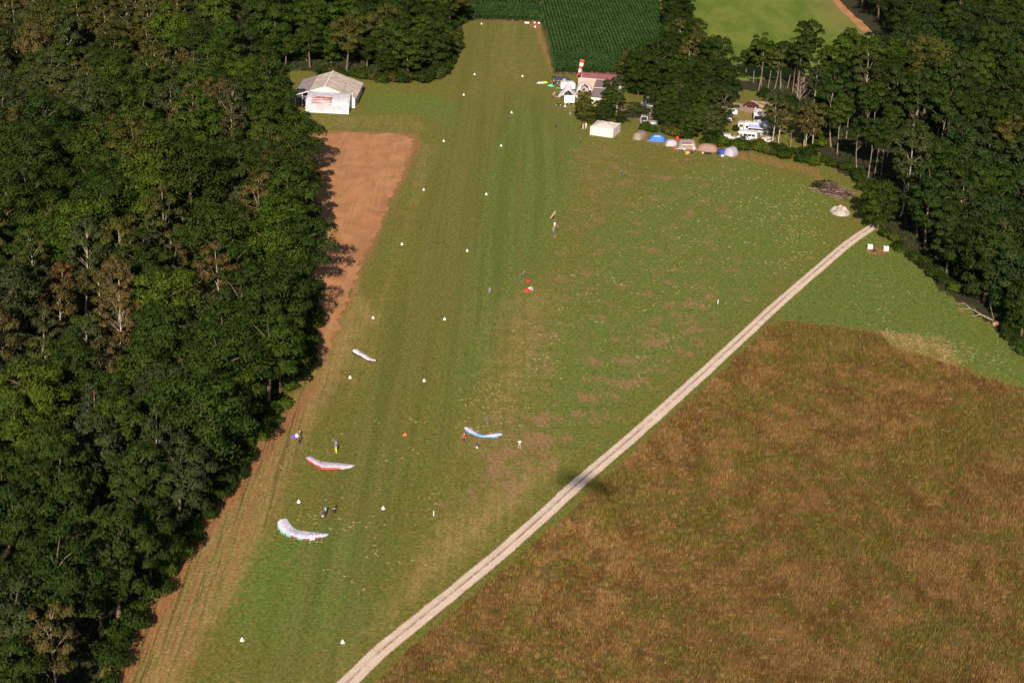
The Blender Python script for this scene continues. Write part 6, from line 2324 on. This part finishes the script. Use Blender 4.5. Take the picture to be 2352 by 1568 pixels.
def pose(kind_):
    J = {'pelvis': (0, 0, 0.95), 'waist': (0, 0, 1.10), 'chest': (0, -0.01, 1.32), 'neck': (0, 0, 1.47), 'chin': (0, 0.02, 1.55), 'crown': (0, 0.01, 1.70), 'nose': (0, 0.115, 1.61)}
    for s, q in ((-1, 'l'), (1, 'r')):
        J.update({'sh' + q: (s * .17, 0, 1.40), 'el' + q: (s * .25, -.03, 1.14), 'wr' + q: (s * .27, .07, .92), 'hip' + q: (s * .09, 0, .90), 'kn' + q: (s * .10, .02, .50), 'an' + q: (s * .11, -.02, .09), 'to' + q: (s * .125, .15, .035)})
    if kind_ == 'walk':
        J.update(knl=(-.09, .20, .52), anl=(-.09, .14, .10), tol=(-.09, .30, .05), knr=(.09, -.06, .50), anr=(.10, -.30, .14), tor=(.10, -.16, .035), ell=(-.26, -.12, 1.15), wrl=(-.27, -.10, .93), elr=(.26, .08, 1.14), wrr=(.25, .26, 1.0))
    if kind_ == 'hips':
        J.update(ell=(-.38, -.08, 1.20), wrl=(-.17, .08, 1.05), elr=(.38, -.08, 1.20), wrr=(.17, .08, 1.05), anl=(-.17, -.02, .09), tol=(-.22, .14, .035), anr=(.17, -.02, .09), tor=(.22, .14, .035), knl=(-.13, .02, .5), knr=(.13, .02, .5))
    if kind_ == 'reach':
        J.update(ell=(-.24, .18, 1.22), wrl=(-.14, .40, 1.18), elr=(.24, .18, 1.22), wrr=(.14, .40, 1.20))
    if kind_ == 'bend':
        J.update(waist=(0, .10, 1.04), chest=(0, .32, 1.12), neck=(0, .46, 1.16), chin=(0, .54, 1.18), crown=(0, .66, 1.24), nose=(0, .65, 1.12))
        for s, q in ((-1, 'l'), (1, 'r')):
            J.update({'sh' + q: (s * .17, .38, 1.12), 'el' + q: (s * .2, .44, .86), 'wr' + q: (s * .16, .52, .64), 'kn' + q: (s * .1, .08, .5)})
    if kind_ == 'crouch':
        J.update(pelvis=(0, -.18, .38), waist=(0, -.10, .52), chest=(0, .06, .70), neck=(0, .14, .84), chin=(0, .18, .91), crown=(0, .20, 1.06), nose=(0, .29, .96))
        for s, q in ((-1, 'l'), (1, 'r')):
            J.update({'sh' + q: (s * .17, .10, .77), 'el' + q: (s * .22, .25, .56), 'wr' + q: (s * .12, .42, .44), 'hip' + q: (s * .1, -.16, .36), 'kn' + q: (s * .15, .24, .50), 'an' + q: (s * .13, -.02, .09), 'to' + q: (s * .15, .15, .035)})
    if kind_ == 'sit':
        J.update(pelvis=(0, 0, .52), waist=(0, .0, .68), chest=(0, -.02, .90), neck=(0, 0, 1.05), chin=(0, .03, 1.13), crown=(0, .02, 1.28), nose=(0, .125, 1.19))
        for s, q in ((-1, 'l'), (1, 'r')):
            J.update({'sh' + q: (s * .17, 0, .98), 'el' + q: (s * .24, .05, .74), 'wr' + q: (s * .16, .28, .66), 'hip' + q: (s * .09, .03, .49), 'kn' + q: (s * .12, .44, .50), 'an' + q: (s * .12, .42, .09), 'to' + q: (s * .13, .58, .035)})
    B = [('pelvis', 'waist', 'top'), ('waist', 'chest', 'top'), ('chest', 'neck', 'top'), ('neck', 'chin', 'skin'), ('chin', 'crown', 'skin'), ('chin', 'nose', 'skin')]
    Rr = {'pelvis': (.15, .115), 'waist': (.135, .10), 'chest': (.165, .115), 'neck': .058, 'chin': .075, 'crown': .085, 'nose': .028}
    for s, q in ((-1, 'l'), (1, 'r')):
        B += [('chest', 'sh' + q, 'top'), ('sh' + q, 'el' + q, 'top'), ('el' + q, 'wr' + q, 'skin'), ('pelvis', 'hip' + q, 'trousers'), ('hip' + q, 'kn' + q, 'trousers'), ('kn' + q, 'an' + q, 'trousers'), ('an' + q, 'to' + q, 'shoe')]
        Rr.update({'sh' + q: .068, 'el' + q: .046, 'wr' + q: .032, 'hip' + q: .098, 'kn' + q: .066, 'an' + q: .046, 'to' + q: .040})
        el, wr = Vector(J['el' + q]), Vector(J['wr' + q])
        d = (wr - el).normalized()
        side = d.cross(Vector((0, 1, 0.2))).normalized()
        if side.length < 0.1:
            side = Vector((1, 0, 0))
        palm = wr + d * 0.075
        J['pa' + q] = tuple(palm)
        Rr['pa' + q] = (.036, .020)
        B.append(('wr' + q, 'pa' + q, 'skin'))
        curl = Vector((-s * 0.4, 0.5, 0)).normalized()
        for k, ln in enumerate((.068, .078, .074, .058)):
            a = palm + side * (k - 1.5) * 0.019 + d * ln * 0.55
            b = a + (d * 0.75 + curl * 0.5).normalized() * ln * 0.5
            J[f'f{k}a' + q], J[f'f{k}b' + q] = tuple(a), tuple(b)
            Rr[f'f{k}a' + q], Rr[f'f{k}b' + q] = .009, .007
            B += [('pa' + q, f'f{k}a' + q, 'skin'), (f'f{k}a' + q, f'f{k}b' + q, 'skin')]
        a = wr + d * 0.03 + side * 0.04 + curl * 0.015
        b = a + d * 0.035 + curl * 0.012
        J['t0' + q], J['t1' + q] = tuple(a), tuple(b)
        Rr['t0' + q], Rr['t1' + q] = .011, .009
        B += [('wr' + q, 't0' + q, 'skin'), ('t0' + q, 't1' + q, 'skin')]
    return J, B, Rr


BODY = {}
for k_ in ('stand', 'walk', 'hips', 'reach', 'bend', 'crouch', 'sit'):
    J_, B_, R_ = pose(k_)
    BODY[k_] = (body_mesh('person_' + k_, J_, B_, R_), J_)
SKIN = paint('skin', (0.46, 0.27, 0.19), 0.6, 0.05)
CLO = {}


def clothes(c):
    if c not in CLO:
        CLO[c] = paint('fabric_%d' % len(CLO), c, 0.85, 0.08, 4)
    return CLO[c]


def person(p, pz, rz, top, trousers, label, hair=(0.04, 0.025, 0.018), shoe=(0.05, 0.045, 0.045), helmet=None, size=1.0, group=None):
    me, J = BODY[pz]
    me = me.copy()
    for c in (None, top, trousers, shoe):
        me.materials.append(SKIN if c is None else clothes(c))
    o = link('person', me)
    tag(o, label, 'person', group)
    o.location = (p[0], p[1], 0)
    o.rotation_euler = (0, 0, rz)
    o.scale = (size,) * 3
    cr, ch = Vector(J['crown']), Vector(J['chin'])
    ax = (cr - ch).normalized()
    mb = MB()
    r = 0.125 if helmet else 0.102
    c0 = ch.lerp(cr, 0.62) + Vector((0, -0.012, 0))
    vs, fs = [], []
    n, m = 12, 6
    q = ax.to_track_quat('Z', 'Y').to_matrix()
    for i in range(m + 1):
        th = -0.25 + (math.pi / 2 + 0.25) * i / m
        for k in range(n):
            a = 2 * math.pi * k / n
            front = max(0, math.sin(a)) if i < 3 else 0
            zz = math.sin(th) + front * 0.45 * (1 - i / 3 if i < 3 else 0)
            vs.append(c0 + q @ Vector((r * math.cos(th) * math.cos(a), r * math.cos(th) * math.sin(a), r * 1.05 * zz)))
    for i in range(m):
        for k in range(n):
            fs.append((i * n + k, i * n + (k + 1) % n, i * n + n + (k + 1) % n, i * n + n + k))
    mb.add(vs, fs)
    mb.build('helmet' if helmet else 'hair', paint('helmet_%d_%d' % (helmet[0] * 99, helmet[2] * 99), helmet, 0.35) if helmet else clothes(hair), o, True)
    return o


NAVY_, BLK, GRY, WHT, JEAN = (0.025, 0.03, 0.07), (0.018, 0.018, 0.022), (0.22, 0.22, 0.25), (0.78, 0.74, 0.70), (0.10, 0.15, 0.30)
REDJ, PINK, TAN = (0.60, 0.035, 0.05), (0.62, 0.36, 0.32), (0.70, 0.42, 0.22)
person(cv7(468, 222), 'stand', 0.3, (0.07, 0.035, 0.035), NAVY_, 'person in dark jacket and navy trousers with white shoes at the wood edge', shoe=(0.7, 0.68, 0.66))
person(cv7(478, 118), 'bend', 2.6, TAN, BLK, 'person in bright orange tan top bending behind the one in navy trousers')
person(cv7(940, 345), 'walk', 0.2, GRY, (0.62, 0.66, 0.05), 'person in bright yellow trousers carrying a paramotor above the red-edged wing', size=1.03)
person(cv7(755, 1150), 'bend', 3.6, REDJ, (0.30, 0.2, 0.17), 'person in red jacket leaning over a paramotor by the green-edged wing')
person(cv7(805, 1150), 'reach', 2.4, (0.14, 0.50, 0.70), NAVY_, 'person in light blue jacket beside the one in red by the green-edged wing', hair=(0.22, 0.08, 0.03))
person(cv7(915, 1125), 'hips', 3.0, BLK, BLK, 'person all in black standing right of the red and blue pair', shoe=(0.35, 0.03, 0.03))
person(cv8(410, 803), 'stand', 3.0, REDJ, (0.05, 0.04, 0.12), 'person in red jacket and white helmet left below the blue wing', helmet=(0.85, 0.84, 0.82))
person(cv8(1828, 948), 'hips', 3.3, WHT, (0.42, 0.40, 0.42), 'person in white shirt and grey trousers right of the blue wing', shoe=(0.7, 0.66, 0.62))
person(z2(368, 1326), 'stand', 0.4, NAVY_, BLK, 'person in dark clothes alone on the grass left of the white marquee', shoe=(0.6, 0.5, 0.45))
person(z2(805, 1592), 'stand', 1.4, (0.10, 0.09, 0.18), BLK, 'person in dark violet clothes below the white marquee', size=0.98)
person(z2(845, 1338), 'stand', 2.0, PINK, WHT, 'person in pink top and white trousers left of the white marquee', shoe=WHT)
person(z2(820, 1322), 'bend', 1.2, (0.02, 0.05, 0.06), BLK, 'person in black bending beside the one in pink by the white marquee')
person(z2(896, 1330), 'stand', 2.6, WHT, WHT, 'person all in white nearest the white marquee corner', shoe=WHT)
person(z2(622, 1112), 'stand', 3.0, (0.05, 0.07, 0.18), (0.3, 0.36, 0.5), 'person in blue under the shady olive bush', size=0.97)
person(z2(758, 1165), 'stand', 3.0, (0.03, 0.03, 0.09), WHT, 'person in dark top and white trousers before the shady olive bush')
person(z2(795, 1166), 'hips', 3.2, (0.70, 0.52, 0.50), (0.62, 0.5, 0.46), 'person in pale pink clothes before the shady olive bush')
person(z2(322, 798), 'stand', 4.4, TAN, BLK, 'person in tan top standing left of the star-shaped tent')
person(z2(345, 776), 'stand', 1.8, (0.5, 0.54, 0.6), (0.4, 0.16, 0.1), 'person in pale grey top beside the one in tan, left of the star-shaped tent')
person(z2(382, 802), 'crouch', 1.6, (0.30, 0.06, 0.03), (0.5, 0.2, 0.1), 'person in dark red crouching left of the star-shaped tent')
person(z2(460, 742), 'bend', 0.6, (0.05, 0.20, 0.55), NAVY_, 'person in bright blue at the left corner of the star-shaped tent')
person(z2(495, 802), 'stand', 3.1, WHT, (0.1, 0.08, 0.14), 'person in white top at the left edge of the white board')
person(z2(528, 1012), 'walk', 3.4, (0.7, 0.68, 0.72), (0.14, 0.12, 0.18), 'person in white top walking below the white board', shoe=WHT)
person(z2(536, 948), 'stand', 3.1, (0.66, 0.62, 0.6), (0.62, 0.30, 0.18), 'person in orange trousers under the left side of the white board')
person(z2(598, 945), 'stand', 2.9, (0.66, 0.44, 0.26), (0.10, 0.24, 0.20), 'person in tan top under the right side of the white board')
person(S(1858.5, 1117.5), 'stand', 2.8, (0.20, 0.21, 0.36), (0.24, 0.22, 0.32), 'person in grey blue clothes alone on the strip between the cone rows')
person(S(1975, 1065), 'stand', 1.0, (0.12, 0.08, 0.10), (0.13, 0.09, 0.14), 'person in dark clothes left of the one with orange helmet')
person(S(1990, 1059), 'reach', 1.4, (0.07, 0.06, 0.16), (0.12, 0.09, 0.14), 'person in dark blue overall with orange helmet by the red bag', helmet=(0.72, 0.30, 0.05))
person(S(2015, 1103), 'crouch', 3.3, (0.66, 0.6, 0.5), (0.10, 0.07, 0.12), 'person in pale top crouching by the red and white canopy', hair=(0.4, 0.28, 0.14))
person(S(2101, 881.5), 'stand', 2.9, (0.20, 0.08, 0.05), (0.24, 0.30, 0.46), 'person in light blue jeans under the small pink windsock')
person(S(2115, 877), 'stand', 2.6, (0.26, 0.08, 0.09), (0.05, 0.03, 0.03), 'person in dark red top right of the one in light blue jeans')
person(S(2105.5, 866), 'stand', 3.1, (0.72, 0.64, 0.46), (0.6, 0.54, 0.4), 'person in cream clothes behind the pair under the small pink windsock', size=0.95)
person(z5(615, 608), 'sit', 2.9, (0.62, 0.64, 0.80), (0.2, 0.2, 0.3), 'person in pale blue shirt sitting at the white camping table')
person(z5(1282, 640), 'crouch', 3.0, (0.40, 0.36, 0.42), (0.12, 0.1, 0.14), 'person in grey sitting low on the black mat before the tan tent')
person(z5(845, 650), 'stand', 2.8, (0.30, 0.2, 0.2), (0.1, 0.07, 0.1), 'person in brown top behind the black folding chair')
chair(z5(615, 612), 2.9 + math.pi, BLACK, 'black folding chair under the person in the pale blue shirt')
q = S(2005, 1071)
tag(MB().lathe([(0.15, 0), (0.5, 0.1), (0.58, 0.3), (0.4, 0.5), (0.12, 0.58)], 12).build('gear_bag', cloth('bright_red_bag', (0.5, 0.03, 0.03)), None, True), 'round red and black bag between the orange helmet and the red canopy', 'bag').location = q
bunched(S(2007, 1100), [ripstop('scarlet_ripstop', (0.72, 0.02, 0.03)), SAIL3], 'scarlet and white wing bunched by the crouching person beside the strip', 1.4, 7)
o = thing('folding_bench', 'low dark bench with pale wheels on the grass left of the white board', 'bench', z6(290, 1275), 0.05)
MB().box((0, 0, 0.42), (1.5, 0.4, 0.06)).build('seat', BLACK, o)
for sx in (-0.6, 0.6):
    MB().box((sx, 0, 0.26), (0.3, 0.36, 0.3), ch=0.05).build('support', paint('bench_grey', (0.12, 0.11, 0.11)), o)
    MB().lathe([(0.05, -0.04), (0.13, -0.04), (0.13, 0.04), (0.05, 0.04)], 10, 0, (sx, -0.2, 0.13), 'Y').build('wheel', RIM, o)


# ================================================================ the photographer's own wing, seen only by its shadow
def flying_wing():
    G = at(1352, 1108)
    zc = CAM_H + 7.0
    W0 = G - SUN_DIR * ((zc - G.z) / -SUN_DIR.z)
    o = thing('flying_paraglider', 'paraglider overhead whose blurred arched shadow crosses the gravel track', 'paraglider', W0, 0.0)
    n, m = 40, 8
    span, chord = 11.0, 3.2
    vs, fs = [], []
    for i in range(n + 1):
        a = (i / n - 0.5) * 2.0
        th = a * 0.95
        x = math.sin(th) * span / 2 / math.sin(0.95)
        zz = (math.cos(th) - 1) * 3.6
        c = chord * math.sqrt(max(0.06, 1 - a * a * 0.9))
        for sfc in (1, -1):
            for j in range(m + 1):
                s = j / m
                thk = 0.20 * c * (s ** 0.5) * (1 - s) * 1.6 * (1 + 0.06 * (i % 2))
                y = c * 0.5 - c * s
                vs.append((x * (1 + 0.0), y, zz + (thk if sfc > 0 else -thk * 0.2)))
    k = 2 * (m + 1)
    for i in range(n):
        for sfc in (0, 1):
            for j in range(m):
                a = i * k + sfc * (m + 1) + j
                fs.append((a, a + 1, a + k + 1, a + k))
    mb = MB(); mb.add(vs, fs)
    mb.build('canopy', SAIL, o, True)
    mb = MB()
    for i in range(4, n - 3, 4):
        for j in (1, 4):
            v = Vector(vs[i * k + (m + 1) + j])
            s = 1 if v.x > 0 else -1
            mb.tube([v, Vector((s * 0.3, -1.6 - 0.0, -6.9))], 0.004, 3)
    mb.build('lines', BLACK, o)
    o.rotation_euler = (R(16), R(17), R(0))


flying_wing()
